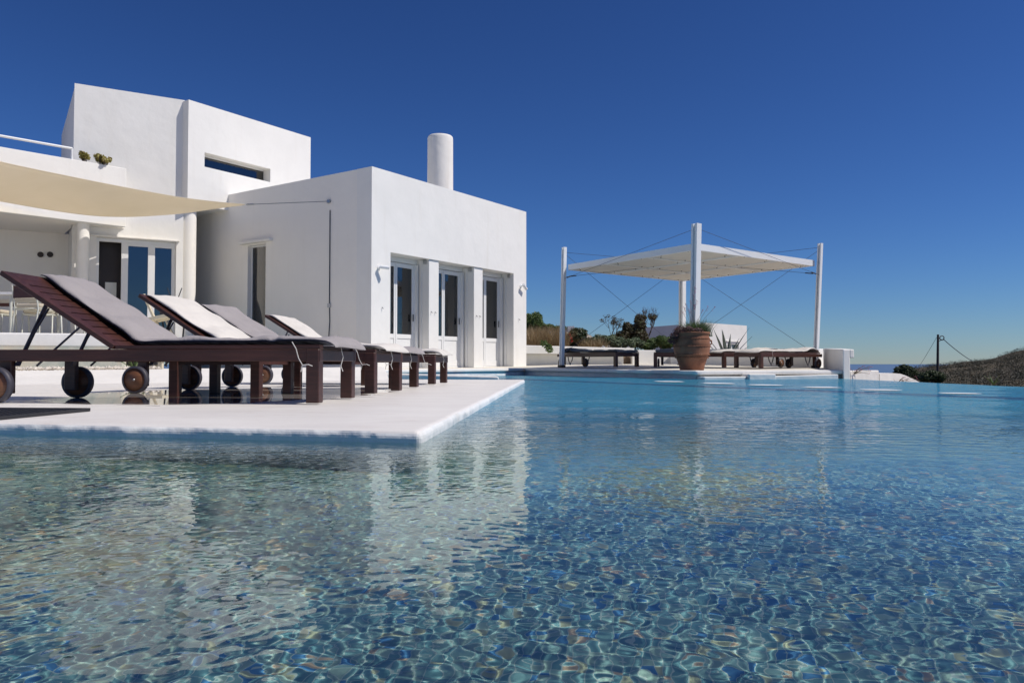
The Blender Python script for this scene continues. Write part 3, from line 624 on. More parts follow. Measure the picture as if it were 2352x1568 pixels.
b = MB(); tb(b, d0s - .12, d1s + .06, DH + .005, DH + .04, -.06, 0); vpart(b, 'door_lintel', 'white2', bevel=.008)
# upper box with strip window
BP = (-7.0, 16.65)
bz0, bz1 = 3.72, onwall(427, 227, BP, UR)[1]; bsE = onwall(713, 400, BP, UR)[0]
def B2(s, d): return (BP[0] + UR[0] * s + UL[0] * d, BP[1] + UR[1] * s + UL[1] * d)
a0, za = onwall(470, 350, BP, UR); _, zb_ = onwall(470, 383, BP, UR); a1, _ = onwall(621, 400, BP, UR)
b = MB()
def bb(b, s0, s1, d0, d1, z0, z1): b.prism([B2(s0, d0), B2(s1, d0), B2(s1, d1), B2(s0, d1)], z0, z1)
bb(b, 0, a0, 0, .3, bz0, bz1); bb(b, a1, bsE, 0, .3, bz0, bz1); bb(b, a0, a1, 0, .3, za, bz1); bb(b, a0, a1, 0, .3, bz0, zb_)
bb(b, 0, .3, .302, 4.5, bz0, bz1); bb(b, bsE - .3, bsE, .302, 4.5, bz0, bz1); bb(b, .302, bsE - .302, 4.2, 4.5, bz0, bz1); bb(b, .302, bsE - .302, .302, 4.19, bz1 - .4, bz1 - .2); bb(b, .302, bsE - .302, .302, 4.19, bz0, bz0 + .2)
vpart(b, 'upper_wall', 'white')
b = MB(); bb(b, a0 + .003, a1 - .003, .24, .28, zb_ + .003, zb_ + .03); bb(b, a0 + .003, a1 - .003, .24, .28, za - .03, za - .003); sw = vpart(b, 'window', 'paint')
b = MB(); bb(b, a0, a1, .33, .34, zb_ - .3, za + .2); vpart(b, 'window_backing', 'backing', sw)  # grey sheet added behind the strip window to lighten its glass
b = MB(); bb(b, a0, a1, .255, .262, zb_ + .03, za - .03); vpart(b, 'pane', 'glassdark', sw)
# round shaft below the box corner
b = MB(); cp = at(431, 700, 17.0); b.lathe([(.16, .1), (.16, bz0 - .004)], 28, T=Matrix.Translation((cp.x, cp.y, 0))); vpart(b, 'column', 'shade_wall')
# balcony slab + parapet
SP = (-8.0, 16.0); SD = (-.69, -.724); SN = (-.724, .69)
def S2(s, d): return (SP[0] + SD[0] * s + SN[0] * d, SP[1] + SD[1] * s + SN[1] * d)
sz0 = onwall(284, 521, SP, SD)[1]; sz1 = onwall(284, 386, SP, SD)[1]
b = MB(); b.prism([S2(0, 0), S2(5.2, 0), S2(5.2, .22), S2(0, .22)], sz0, sz1); vpart(b, 'parapet', 'white', bevel=.012)
b = MB(); b.prism([S2(.03, .223), S2(5.2, .223), S2(5.2, 4.5), (-10.8, 18.2), T2(sL - .01, .35), T2(sL - .01, -.01), T2(-.16, -.01)], sz0 + .004, sz0 + .35); vpart(b, 'balcony_floor', 'shade_wall')
ra, rz_ = onwall(170, 339, SP, SD)
b = MB(); A = S2(ra, .11); B = S2(5.2, .11); b.tube([(A[0], A[1], rz_), (B[0], B[1], rz_ - .02)], .024, 10); b.tube([(A[0], A[1], sz1), (A[0], A[1], rz_)], .022, 10)
A = S2(3.2, .11); b.tube([(A[0], A[1], sz1), (A[0], A[1], rz_ - .01)], .022, 10); vpart(b, 'railing', 'metalw')
b = MB(); cp = at(188, 700, 15.60); b.lathe([(.118, .3), (.118, sz0)], 28, T=Matrix.Translation((cp.x, cp.y, 0))); vpart(b, 'column', 'white')
# dining recess back wall with two round vents
RP = (-9.5, 17.0)
def R2(s, d): return (RP[0] + TD[0] * s + TN[0] * d, RP[1] + TD[1] * s + TN[1] * d)
b = MB(); b.prism([R2(.6, 0), R2(-5.5, 0), R2(-5.5, .2), R2(.6, .2)], .3, sz0 + .003); vpart(b, 'recess_wall', 'shade_wall')
for xx in (93, 115):
    s_, z_ = onwall(xx, 585, RP, TD); A = R2(s_, -.01); TT = Matrix.Translation((A[0], A[1], z_)) @ Matrix(((TD[0], 0, -TN[0], 0), (TD[1], 0, -TN[1], 0), (0, 1, 0, 0), (0, 0, 0, 1)))
    b = MB(); b.lathe([(.055, -.01), (.06, .02), (.045, .03), (.03, .022)], 20, T=TT); vpart(b, 'vent', 'pole')

# wall spotlights on the facade
def spotlight(x, y, dx, dy, label):
    s_, z_ = onwall(x, y, L0, UR); A = P(s_, 0); r = empty('wall_spotlight', (A[0], A[1], z_)); tag(r, label, 'wall lamp', 'spotlights on the villa facade')
    nx_, ny_ = .827, -.562
    b = MB(); b.tube([(0, 0, 0), (nx_ * .015, ny_ * .015, 0)], .045, 16); b.tube([(0, 0, 0), (nx_ * .09, ny_ * .09, 0)], .018, 10); b.build('mount', 'metalw', r)
    b = MB(); c = Vector((nx_ * .10, ny_ * .10, 0)); d = Vector(dx) ; b.tube([c - d * .05, c + d * .13], .036, 14); b.build('lamp_head', 'metalw', r)
spotlight(870, 614, (.95, .30, -.08), 0, 'white tube spotlight on the sunlit facade, left of the three glass doors')
spotlight(1196, 657, (.45, .70, -.55), 0, 'white tube spotlight by the right corner of the facade, tilted down')

# ------------------------------------------------------------------ dining terrace and its low wall
b = MB(); lw = [at(-330, 835, 10.2), at(0, 835, 11.05), at(290, 835, 11.6)]
poly = [(lw[0].x, lw[0].y), (lw[1].x, lw[1].y), (lw[2].x, lw[2].y), (-6.9, 16.5), (-8.9, 15.7), (-9.5, 17.1), (-15, 14)]
b.prism(poly, .3, FZ); o = b.build('dining_terrace', 'terrace'); tag(o, kind='structure')
gw = empty('garden_wall', (lw[1].x, lw[1].y, .2)); tag(gw, 'low white garden wall on a mottled green base below the dining terrace', 'wall')
def gpart(b, nm, m, bev=0):
    b.v = [(x - lw[1].x, y - lw[1].y, z - .2) for x, y, z in b.v]; return b.build(nm, m, gw, bev)
b = MB()
def off(p, k): return (p.x + .25 * k, p.y - k)
b.prism([off(lw[0], .16), off(lw[1], .16), off(lw[2], .16), off(lw[2], 0), off(lw[1], 0), off(lw[0], 0)], .495, .69); gpart(b, 'wall_top', 'white', .02)
b = MB(); b.prism([off(lw[0], .26), off(lw[1], .26), off(lw[2], .26), off(lw[2], .01), off(lw[1], .01), off(lw[0], .01)], -.2, .494); gpart(b, 'wall_base', 'stone')
# gravel strip
rg = random.Random(4); b = MB()
def rock(b, c, r, mi=0):
    base = [(1, 0, 0), (-1, 0, 0), (0, 1, 0), (0, -1, 0), (0, 0, 1), (0, 0, -1)]
    vs = [(c[0] + x * r * rg.uniform(.7, 1.5), c[1] + y * r * rg.uniform(.7, 1.4), c[2] + z * r * rg.uniform(.5, 1)) for x, y, z in base]
    b.add(vs, [(0, 2, 4), (2, 1, 4), (1, 3, 4), (3, 0, 4), (2, 0, 5), (1, 2, 5), (3, 1, 5), (0, 3, 5)], mi)
for k in range(900):
    t = rg.random(); x = -8.4 + 3.4 * t + rg.uniform(-.1, .1); y = 9.05 + 1.65 * t + rg.uniform(-.25, .35)
    rock(b, (x, y, .165 + .02 * t + rg.uniform(0, .02)), rg.uniform(.012, .035))
rock(b, (-6.9, 10.05, .22), .09); rock(b, (-6.65, 10.15, .20), .06)
o = b.build('gravel', 'rock'); tag(o, kind='stuff')
b = MB(); b.prism([(-9.6, 7.3), (-6.1, 9.65), (-4.4, 10.8), (-2.5, 12.2), (-3, 13.5), (-6.6, 12.2), (-9.8, 10.5)], -.3, [.12, .155, .17, .19, .15, .17, .15]); o = b.build('gravel_bed', 'white2'); tag(o, kind='structure')

# ------------------------------------------------------------------ sun loungers
LW = .64
def wheel(parent, x, y, side):
    b = MB(); T = Matrix.Translation((x, y, .0975)) @ Matrix.Rotation(PI / 2, 4, 'X')
    b.lathe([(.082, -.019), (.0975, -.017), (.0975, .017), (.082, .019)], 36, T=T, cap=False); w = b.build('wheel', 'tyre', parent)
    b = MB(); b.lathe([(.0, -.015), (.083, -.015), (.083, .015), (.0, .015)], 36, T=T, cap=False); b.build('rim', 'wheelwood', w)
    b = MB(); b.lathe([(0, -.028), (.008, -.026), (.009, -.015), (.009, .015), (.008, .026), (0, .028)], 10, T=T, cap=False); b.build('axle_bolt', 'steel', w)
def make_lounger(raised=True, ws=-1, ang=32):
    """x: foot -> head, y: across (towards ws), origin at the ground by the first foot leg"""
    r = empty('sun_lounger'); W = LW * ws
    ylo, yhi = min(0, W), max(0, W)
    fr = MB(); t = .032
    for yy in (ylo, yhi - t): fr.box((-.035, yy, .225), (1.93, yy + t, .288))
    fr.box((-.033, ylo + t, .226), (-.003, yhi - t, .286)); fr.box((1.90, ylo + t, .226), (1.928, yhi - t, .286)); fr.box((1.15, ylo + t, .232), (1.19, yhi - t, .280))
    fr.build('frame', 'wood', r, bevel=.003, seg=1)
    st = MB()
    for yy in (ylo + .001, yhi - .056): st.box((-.034, yy, .290), (1.085, yy + .055, .309))
    x = -.02
    for k in range(14):
        st.box((x, ylo + .060, .291), (x + .058, yhi - .060, .307)); x += .079
    st.build('seat', 'wood', r, bevel=.002, seg=1)
    for (xx, yy) in ((0, ylo + .0), (0, yhi - .062)):
        lg = MB(); lg.box((xx - .03, yy - .004, .008), (xx + .04, yy + .066, .288)); lg.build('leg', 'wood', r, bevel=.004, seg=1)
    for yy in (ylo + .034, yhi - .072):
        lg = MB(); lg.box((1.70, yy, .05), (1.77, yy + .038, .286)); lg.build('leg', 'wood', r, bevel=.003, seg=1)
    wheel(r, 1.745, ylo + .0 - .022, -1); wheel(r, 1.745, yhi + .022, 1)
    A = rad(ang) if raised else rad(0.5)
    hx, hz, BL = 1.10, .299, .765
    T = Matrix.Translation((hx, 0, hz)) @ Matrix.Rotation(-A, 4, 'Y')
    bk = MB()
    for yy in (ylo + .002, yhi - .062): bk.box((0, yy, -.012), (BL, yy + .06, .014), T=T)
    bk.box((BL - .075, ylo + .063, -.011), (BL, yhi - .063, .0138), T=T); bk.box((0, ylo + .063, -.011), (.05, yhi - .063, .0138), T=T)
    x = .062
    for k in range(9):
        bk.box((x, ylo + .063, -.009), (x + .060, yhi - .063, .0125), T=T); x += .0715
    bk.build('backrest', 'wood', r, bevel=.002, seg=1)
    if raised:
        for yy in (ylo + .085, yhi - .085):
            p = T @ Vector((.50, 0, -.014)); q = Vector((1.70, 0, .20)); p2 = T @ Vector((.26, 0, -.014)); q2 = Vector((1.46, 0, .205))
            b = MB(); b.bar((p.x, yy, p.z), (q.x, yy, q.z), .006, .030, up=(0, 1, 0)); b.bar((p.x - .02, yy + .02, p.z - .04), (q.x + .0, yy + .02, q.z), .004, .014, up=(0, 1, 0)); b.build('support', 'navy', r)
            b = MB(); b.tube([(p2.x, yy, p2.z), (q.x - .11, yy, q.z)], .006, 6); b.build('support_rod', 'navy', r)
    else:
        for yy in (ylo + .085, yhi - .085):
            b = MB(); b.tube([(1.45, yy, .285), (1.50, yy, .15), (1.57, yy, .05), (1.62, yy, .15), (1.66, yy, .285)], .011, 6); b.build('support', 'navy', r)
    return r
def place_lounger(src, foot, axis, label, group, first=False):
    o = src if first else copy_tree(src)
    o.location = (foot[0], foot[1], foot[2]); o.rotation_euler = (0, 0, math.atan2(axis[1], axis[0])); tag(o, label, 'sun lounger', group); return o
def smoothprof(pts, n):
    pts = [Vector((p[0], 0, p[1])) for p in pts]; out = []
    for i in range(len(pts) - 1):
        p0 = pts[max(i - 1, 0)]; p1 = pts[i]; p2 = pts[i + 1]; p3 = pts[min(i + 2, len(pts) - 1)]
        for k in range(n):
            t = k / n; out.append(.5 * ((2 * p1) + (p2 - p0) * t + (2 * p0 - 5 * p1 + 4 * p2 - p3) * t * t + (3 * p1 - p0 - 3 * p2 + p3) * t ** 3))
    out.append(pts[-1]); return out
def make_cushion(prof, ws, mats, seed, width=.57, skew=(.03, .03), thick=.052, pinch=(.42,), split=.35, lump=1.0, sag=0, headw=None):
    """closed puffed pad following a profile; mats = (top, underside)"""
    rg_ = random.Random(seed); c = smoothprof(prof, 9); n = len(c)
    s = [0]
    for i in range(1, n): s.append(s[-1] + (c[i] - c[i - 1]).length)
    L = s[-1]; K = 28; vs = []; fs = []; mi = []
    ph = [rg_.uniform(0, 6) for _ in range(6)]
    for i in range(n):
        d = (c[min(i + 1, n - 1)] - c[max(i - 1, 0)]).normalized(); nr = Vector((-d.z, 0, d.x))
        if nr.z < 0: nr = -nr
        e = min(s[i], L - s[i]); th = thick * min(1, (e / .05) ** .5 * .85 + .15) if e < .05 else thick
        for pp in pinch:
            th *= 1 - .45 * math.exp(-((s[i] - pp) / .022) ** 2)
        t = s[i] / L; sk = skew[0] * (1 - t) + skew[1] * t
        wb_ = width + ((headw or width) - width) * min(1, max(0, (t - .35) / .5)); wd = wb_ * (1 - .04 * math.exp(-(e / .03) ** 2)) * (1 - sum(.05 * math.exp(-((s[i] - pp) / .03) ** 2) for pp in pinch))
        yc = ws * (sk + wb_ / 2)
        for k in range(K):
            a = 2 * PI * k / K; ca, sa = math.cos(a), math.sin(a)
            ex = math.copysign(abs(ca) ** .55, ca) * wd / 2; ez = math.copysign(abs(sa) ** .8, sa) * th * .5 + th * .5
            if sa > .05:
                y_ = ex / wd
                tuft = math.exp(-(((s[i] + .10) % .24 - .12) / .035) ** 2) * math.exp(-(((y_ + .5) % .333 - .1665) / .07) ** 2)
                ez += lump * (-.014 * tuft + .007 * math.sin(s[i] * 13 + ph[0] + y_ * 4) + .005 * math.sin(s[i] * 29 + ph[1]) * math.sin(y_ * 11 + ph[2])) * min(1, e / .05) * min(1, sa * 2)
            ey = .006 * math.sin(s[i] * 17 + ph[3]) * lump
            if n and i == 0: ez = ez
            p = c[i] + nr * ez; droop = sag * max(0, 1 - s[i] / .12) * (.5 + .5 * math.sin(ex * 9 + ph[4])) 
            vs.append((p.x, yc + ex + ey, p.z - droop))
    for i in range(n - 1):
        for k in range(K):
            k2 = (k + 1) % K; fs.append((i * K + k, (i + 1) * K + k, (i + 1) * K + k2, i * K + k2)); a = (k + .5) / K
            mi.append(1 if a > .5 - .5 * 0 and a > .5 else 0)
    fs.append(tuple(range(K))); mi.append(0); fs.append(tuple(range((n - 1) * K, n * K))[::-1]); mi.append(0)
    b = MB(); b.v = vs; b.f = fs; b.m = mi; b.sm = [True] * len(fs)
    o = b.build('lounger_cushion', list(mats)); return o
def ties(o, pts):
    for p in pts:
        b = MB(); b.tube(p, .0026, 5); b.build('tie', 'cord', o)
SIN, COS = math.sin(rad(32)), math.cos(rad(32))
HX, HZ = 1.10, .310
def backpt(s, off=.004, ang=32): a = rad(ang); return (HX + math.cos(a) * s - math.sin(a) * off, HZ + math.sin(a) * s + math.cos(a) * off)
# the four on the deck
G1 = 'wooden sun loungers side by side on the pool deck'
lg0 = make_lounger(True, -1, 32)
deck_spots = [((-1.03, 4.03), (-.996, .09)), ((-.97, 5.32), (-.988, .155)), ((-.95, 6.22), (-.988, .155)), ((-.80, 7.75), (-.993, .115))]
dl = ['dark red wooden sun lounger nearest the water, raised back partly bare',
      'dark wooden sun lounger under the cream cushion, second from the near deck edge',
      'dark wooden sun lounger under the taupe cushion, third from the near deck edge',
      'dark wooden sun lounger under the cream cushion, farthest back on the deck']
roots = []
for i, (f, a) in enumerate(deck_spots): roots.append((f, a))
src = lg0
for i, (f, a) in enumerate(deck_spots):
    if i > 0: place_lounger(src, (f[0], f[1], DZ), a, dl[i], G1)
place_lounger(src, (deck_spots[0][0][0], deck_spots[0][0][1], DZ), deck_spots[0][1], dl[0], G1, first=True)
cu = [(('taupe', 'navycloth'), 3, (.03, .30), 'taupe quilted cushion with a navy underside on the nearest lounger, slid sideways off its back', .60),
      (('cream', 'greycloth'), 7, (.03, .05), 'cream quilted cushion on the second lounger from the near deck edge', .57),
      (('taupe', 'navycloth'), 11, (.03, .05), 'taupe quilted cushion on the third lounger, between the two cream ones', .57),
      (('cream', 'greycloth'), 15, (.03, .04), 'cream quilted cushion on the farthest lounger of the deck row', .57)]
for i, (mt, sd_, sk, lab, wdt) in enumerate(cu):
    prof = [(-.10, .300), (-.02, .316), (.2, .318), (.42, .314), (.68, .316), (.92, .316), backpt(.0, .012), backpt(.12, .018), backpt(.30, .008), backpt(.5, .006), backpt(.68, .006), backpt(.77, .006)]
    if i: prof[-1] = backpt(.74, .004)
    o = make_cushion(prof, -1, mt, sd_, wdt, sk, .046 if i == 0 else .043, (.36,), sag=.010, headw=.47 if i == 0 else None)
    f, a = deck_spots[i]; o.location = (f[0], f[1], DZ); o.rotation_euler = (0, 0, math.atan2(a[1], a[0]))
    tag(o, lab, 'cushion', 'cushions on the deck loungers')
    ties(o, [[(.12, -.012, .325), (.09, .012, .29), (.075, .014, .24), (.055, .012, .205), (.06, .02, .17)], [(.055, .012, .205), (.02, .02, .208), (.0, .015, .20)], [(-.05, -.30, .30), (-.06, -.31, .25), (-.05, -.30, .20), (-.065, -.29, .17)]])
# low side tables between the loungers
def side_table(loc, rz, label, w=.60, d=.62):
    r = empty('side_table', loc, rz); tag(r, label, 'side table', 'low wooden side tables between loungers')
    b = MB(); x = 0
    for k in range(8): b.box((x, 0, .268), (x + w / 8 - .008, d, .288)); x += w / 8
    b.build('tabletop', 'wood', r, bevel=.002, seg=1)
    b = MB(); b.box((.01, .01, .205), (w - .02, .035, .267)); b.box((.01, d - .035, .205), (w - .02, d - .01, .267)); b.box((.01, .036, .206), (.035, d - .036, .266)); b.box((w - .045, .036, .206), (w - .02, d - .036, .266)); b.build('apron', 'wood', r)
    for lx in (.0, w - .068):
        for ly in (.0, d - .06): b = MB(); b.box((lx, ly, 0), (lx + .06, ly + .06, .2665)); b.build('leg', 'wood', r, bevel=.003, seg=1)
side_table((-2.18, 4.93, DZ), rad(-4), 'low dark wooden side table between the nearest and second sun loungers')
side_table((-2.0, 7.12, DZ), rad(-4), 'low dark wooden side table between the third and farthest sun loungers', .56, .55)
# rubber ring mat on the deck
b = MB(); mw, mh = 1.3, .62; Tm = Matrix.Translation((-1.88, 3.46, DZ + .001)) @ Matrix.Rotation(rad(-5), 4, 'Z')
n1_, n2_ = 40, 19
for i in range(n1_ + 1): x = -mw * i / n1_; b.box((x - .005, -mh, 0), (x + .005, 0, .014), T=Tm)
for j in range(n2_ + 1): y = -mh * j / n2_; b.box((-mw - .002, y - .005, .001), (.002, y + .005, .0145), T=Tm)
o = b.build('rubber_mat', 'dark'); tag(o, 'black open-grid rubber mat lying on the white deck edge', 'mat')

# pergola loungers (flat)
G2 = 'flat wooden sun loungers under the pergola'
def zf(x, y): return .135 + .0125 * max(0, y - 12.6)
pf0 = make_lounger(False, 1); pf1 = make_lounger(False, -1)
pl = [(pf0, (2.62, 16.15), (-.56, .83), 'flat dark lounger with blue-grey cushion, at the left post of the pergola', ('bluegrey', 'bluegrey'), 1),
      (pf1, (2.85, 15.6), (.25, .97), 'flat dark lounger with blue-grey cushion, just left of the terracotta pot', ('bluegrey', 'bluegrey'), -1),
      (pf0, (4.75, 14.75), (.82, .57), 'flat dark lounger with cream cushion, at the right post of the pergola', ('cream', 'cream'), 1),
      (pf0, (4.24, 15.45), (.82, .57), 'flat dark lounger with cream cushion, directly right of the terracotta pot', ('cream', 'cream'), 1)]
cl_ = ['blue-grey cushion on the lounger beside the left pergola post', 'blue-grey cushion on the lounger left of the terracotta pot', 'cream cushion on the lounger beside the right pergola post', 'cream cushion on the lounger right of the terracotta pot']
used = set()
for i, (s_, f, a, lab, mt, ws) in enumerate(pl):
    place_lounger(s_, (f[0], f[1], zf(*f)), a, lab, G2, first=id(s_) not in used) if id(s_) not in used else None
    if id(s_) in used:
        place_lounger(s_, (f[0], f[1], zf(*f)), a, lab, G2)
    used.add(id(s_))
    prof = [(-.05, .312), (.1, .318), (.4, .316), (.7, .318), (1.0, .316), (1.25, .318), (1.45, .33), (1.62, .375), (1.75, .36), (1.88, .322)]
    o = make_cushion(prof, ws, mt, 30 + i, .60, (.02, .02), .045, (.45, .95, 1.4), lump=1.5, sag=.015)
    o.location = (f[0], f[1], zf(*f)); o.rotation_euler = (0, 0, math.atan2(a[1], a[0])); tag(o, cl_[i], 'cushion', 'cushions on the pergola loungers')
    ties(o, [[(.3, ws * -.01 , .33), (.29, ws * -.02, .28), (.31, ws * -.02, .22)]])

# ------------------------------------------------------------------ pergola
pg = empty('pergola', (3.27, 13.75, .15)); tag(pg, 'white steel pergola with tilted posts, flat white roof and crossing cables', 'pergola'); PO = Vector((3.27, 13.75, .15))
def pgp(b, nm, m, bev=0, par=None):
    b.v = [(x - PO.x, y - PO.y, z - PO.z) for x, y, z in b.v]; return b.build(nm, m, par or pg, bev)
PTS = {'F': (1600, 1594, 13.75), 'L': (1296, 1290, 16.9), 'R': (1884, 1873, 16.16), 'B': (1567, 1567, 19.3)}
pT, pB = {}, {}
for k, (xt, xb_, Yd) in PTS.items():
    t_ = at(xt, 540, Yd); bt = at(xb_, 840, Yd); pT[k] = Vector((t_.x, t_.y, 2.75)); pB[k] = Vector((bt.x, bt.y, zf(bt.x, bt.y) + .0))
pT['F'].z = at(1600, 514, 13.75).z; pT['L'].z = at(1296, 568, 16.9).z; pT['R'].z = at(1884, 559, 16.16).z
e1 = (pB['R'] - pB['F']).normalized(); e1.z = 0; e2 = (pB['L'] - pB['F']).normalized(); e2.z = 0; e1.normalize(); e2.normalize()
def obx(b, c0, c1, hx0, hx1, hy0, hy1, mi=0):
    vs = []
    for c in (c0, c1):
        for (u, v) in ((hx0, hy0), (hx1, hy0), (hx1, hy1), (hx0, hy1)): vs.append(c + e1 * u + e2 * v)
    b.add(vs, [(3, 2, 1, 0), (4, 5, 6, 7), (0, 1, 5, 4), (1, 2, 6, 5), (2, 3, 7, 6), (3, 0, 4, 7)], mi)
for k in 'FLRB':
    hw = .066 if k in 'FB' else .043
    b = MB(); c0, c1 = pB[k], pT[k]
    sx_ = 1 if k in 'FL' else -1; sy_ = 1 if k in 'FR' else -1
    # channel section: two flanges and a recessed web
    tf = hw * .68; obx(b, c0, c1, -hw, hw, -hw, -hw + tf); obx(b, c0, c1, -hw, hw, hw - tf, hw); obx(b, c0, c1 - Vector((0, 0, .01)), -hw + .03, hw - .025, -hw + tf + .001, hw - tf - .001)
    p = pgp(b, 'post', 'metalw', .004)
    b = MB(); obx(b, c0 - Vector((0, 0, .02)), c0 + Vector((0, 0, .035)), -hw - .02, hw + .02, -hw - .02, hw + .02); pgp(b, 'post_foot', 'dark')
hw = .06
zc0, zc1 = 2.29, 2.41
def lerp(a, b_, t): return a + (b_ - a) * t
C4 = []
for k, su, sv in (('F', 1, 1), ('R', -1, 1), ('B', -1, -1), ('L', 1, -1)):
    t = (zc0 - pB[k].z) / (pT[k].z - pB[k].z); q = lerp(pB[k], pT[k], t); q = q + e1 * (su * (hw + .01)) + e2 * (sv * (hw + .01)); C4.append(q)
# widen so the roof edge reaches the posts' outer line
ctr = sum(C4, Vector()) / 4
C4 = [ctr + (q - ctr) * 1.0 for q in C4]
def rp(u, v, z):  # bilinear on roof
    p = C4[0] * (1 - u) * (1 - v) + C4[1] * u * (1 - v) + C4[2] * u * v + C4[3] * (1 - u) * v
    return Vector((p.x, p.y, z))
b = MB(); w_ = .05
EDG = [(0, 0, 1, 0), (1, 0, 1, 1), (1, 1, 0, 1), (0, 1, 0, 0)]
for (u0, v0, u1, v1) in EDG:
    a_, c_ = rp(u0, v0, 0), rp(u1, v1, 0); d_ = (c_ - a_).normalized(); i_ = Vector((-d_.y, d_.x, 0)) * w_
    b.add([(a_.x, a_.y, zc0), (c_.x, c_.y, zc0), (c_.x + i_.x, c_.y + i_.y, zc0), (a_.x + i_.x, a_.y + i_.y, zc0), (a_.x, a_.y, zc1), (c_.x, c_.y, zc1), (c_.x + i_.x, c_.y + i_.y, zc1), (a_.x + i_.x, a_.y + i_.y, zc1)],
          [(3, 2, 1, 0), (4, 5, 6, 7), (0, 1, 5, 4), (1, 2, 6, 5), (2, 3, 7, 6), (3, 0, 4, 7)])
pgp(b, 'roof_frame', 'metalw')
for i in range(3):
    for j in range(3):
        b = MB(); u0, u1, v0, v1 = i / 3 + .007, (i + 1) / 3 - .007, j / 3 + .007, (j + 1) / 3 - .007
        if i == 0: u0 = .014
        if j == 0: v0 = .014
        if i == 2: u1 = .986
        if j == 2: v1 = .986
        q = [rp(u0, v0, 0), rp(u1, v0, 0), rp(u1, v1, 0), rp(u0, v1, 0)]
        b.prism([(p.x, p.y) for p in q], zc0 + .018, zc0 + .045); pgp(b, 'roof_panel', 'panel')
b = MB()
for k in (1, 2):
    for (a_, c_) in ((rp(k / 3, .014, zc0 + .006), rp(k / 3, .986, zc0 + .006)), (rp(.014, k / 3, zc0 + .0065), rp(.986, k / 3, zc0 + .0065))): b.bar(a_, c_, .055, .03)
pgp(b, 'roof_batten', 'metalw')
for i in range(3):
    for j in range(3):
        for (fu, fv) in ((.08, .22), (.08, .78), (.92, .22), (.92, .78), (.22, .08), (.78, .08), (.22, .92), (.78, .92)):
            p = rp((i + fu) / 3, (j + fv) / 3, zc0 + .012); b = MB(); b.lathe([(.010, -.010), (.012, .006)], 8, T=Matrix.Translation(p)); pgp(b, 'panel_bolt', 'pole')
def pp(k, z): t = (z - pB[k].z) / (pT[k].z - pB[k].z); return lerp(pB[k], pT[k], t)
CAB = [('F', 2.66, 'L', 2.10), ('F', 2.66, 'R', 2.10), ('L', 2.68, 'R', 2.12), ('R', 2.68, 'L', 2.14), ('R', 2.64, 'B', .7), ('L', 2.66, 'B', .55), ('B', 2.70, 'L', .45), ('B', 2.68, 'R', .45)]
for (a_, za_, c_, zc_) in CAB:
    A, B = pp(a_, za_), pp(c_, zc_); d_ = (B - A).normalized(); b = MB(); b.tube([A, B], .004, 5); cb_ = pgp(b, 'cable', 'cable')
    b = MB(); b.tube([B - d_ * .28, B - d_ * .12], .013, 6); pgp(b, 'turnbuckle', 'cable', 0, cb_)

# ------------------------------------------------------------------ terracotta pot with its plants
pot = empty('terracotta_pot', (3.045, 13.15, .14)); pot.scale = (1, 1, 1); tag(pot, 'large ribbed terracotta pot on the corner of the pergola terrace', 'plant pot')
b = MB(); prof = [(0, 0), (.195, 0), (.20, .015), (.215, .09), (.245, .17), (.275, .25), (.29, .262), (.287, .275), (.297, .33), (.306, .40), (.300, .412), (.303, .42), (.299, .50), (.290, .535), (.296, .55), (.288, .56), (.286, .60), (.303, .612), (.306, .635), (.297, .645), (.275, .64), (.262, .60), (.26, .55), (0, .55)]
b.lathe(prof, 56, cap=False); b.build('pot_body', 'terracotta', pot)
for (z, r_, n_) in ((.262, .290, 40), (.255 - .04, .272, 36), (.405, .306, 44), (.53, .294, 42)):
    b = MB(); pts = []
    for k in range(n_ * 4 + 1):
        t = 2 * PI * k / (n_ * 4); q = r_ + .004 + .004 * math.cos(t * n_); pts.append((q * math.cos(t), q * math.sin(t), z + .006 * math.sin(t * n_)))
    b.tube(pts, .006, 5, caps=False); b.build('rope_band', 'terracotta', pot)
b = MB(); b.tube([(.295, 0, .52), (.335, 0, .50), (.34, 0, .455), (.305, 0, .43)], .012, 8); b.build('handle', 'terracotta', pot)
b = MB(); b.lathe([(0, .56), (.262, .56), (0, .575)], 30, cap=False); b.build('soil', 'soil', pot)
PX, PY, PZ = 3.045, 13.15, .14
o = leaves('trailing_succulent', [(PX - .24, PY - .12, PZ + .66), (PX - .30, PY - .10, PZ + .58), (PX - .10, PY - .2, PZ + .68), (PX + .05, PY - .22, PZ + .66), (PX - .2, PY - .05, PZ + .69), (PX - .33, PY - .08, PZ + .50)], (.10, .09, .06), 2600, .015, 'purple', 3, up=.6)
tag(o, 'low purple-green trailing succulent spilling over the left rim of the terracotta pot', 'plant')
gr = empty('flowering_grass', (PX + .03, PY, PZ + .58)); tag(gr, 'grassy tuft with tall pink flower stalks in the terracotta pot', 'plant')
blades('foliage', lambda r: (r.normal(0, .08), r.normal(0, .06), 0), 700, .28, .004, 'leaf', 5, gr, .9)
st = MB(); fp = []
for (dx, h) in ((-.16, .50), (-.13, .56), (-.08, .46), (-.19, .42), (-.05, .60), (.02, .52), (.01, .70), (.03, .84), (.06, .62), (.17, .46), (.26, .50), (.38, .50)):
    a_ = Vector((dx * .15, 0, .05)); m_ = Vector((dx * .5, .01, h * .6)); e_ = Vector((dx, .02, h)); st.tube([a_, m_, e_], .0022, 4); fp.append((dx, .02, h))
    for q in (.7, .8, .9): fp.append(((m_.x * (1 - q) + e_.x * q) + .012, .02, (m_.z * (1 - q) + e_.z * q)))
st.build('stalk', 'stem', gr); leaves('flower', fp, (.018, .018, .018), 260, .010, 'pinkflower', 2, gr)
gr2 = empty('spiky_grass', (PX + .22, PY + .02, PZ + .57)); tag(gr2, 'yellow-green spiky grass clump at the right rim of the terracotta pot', 'plant')
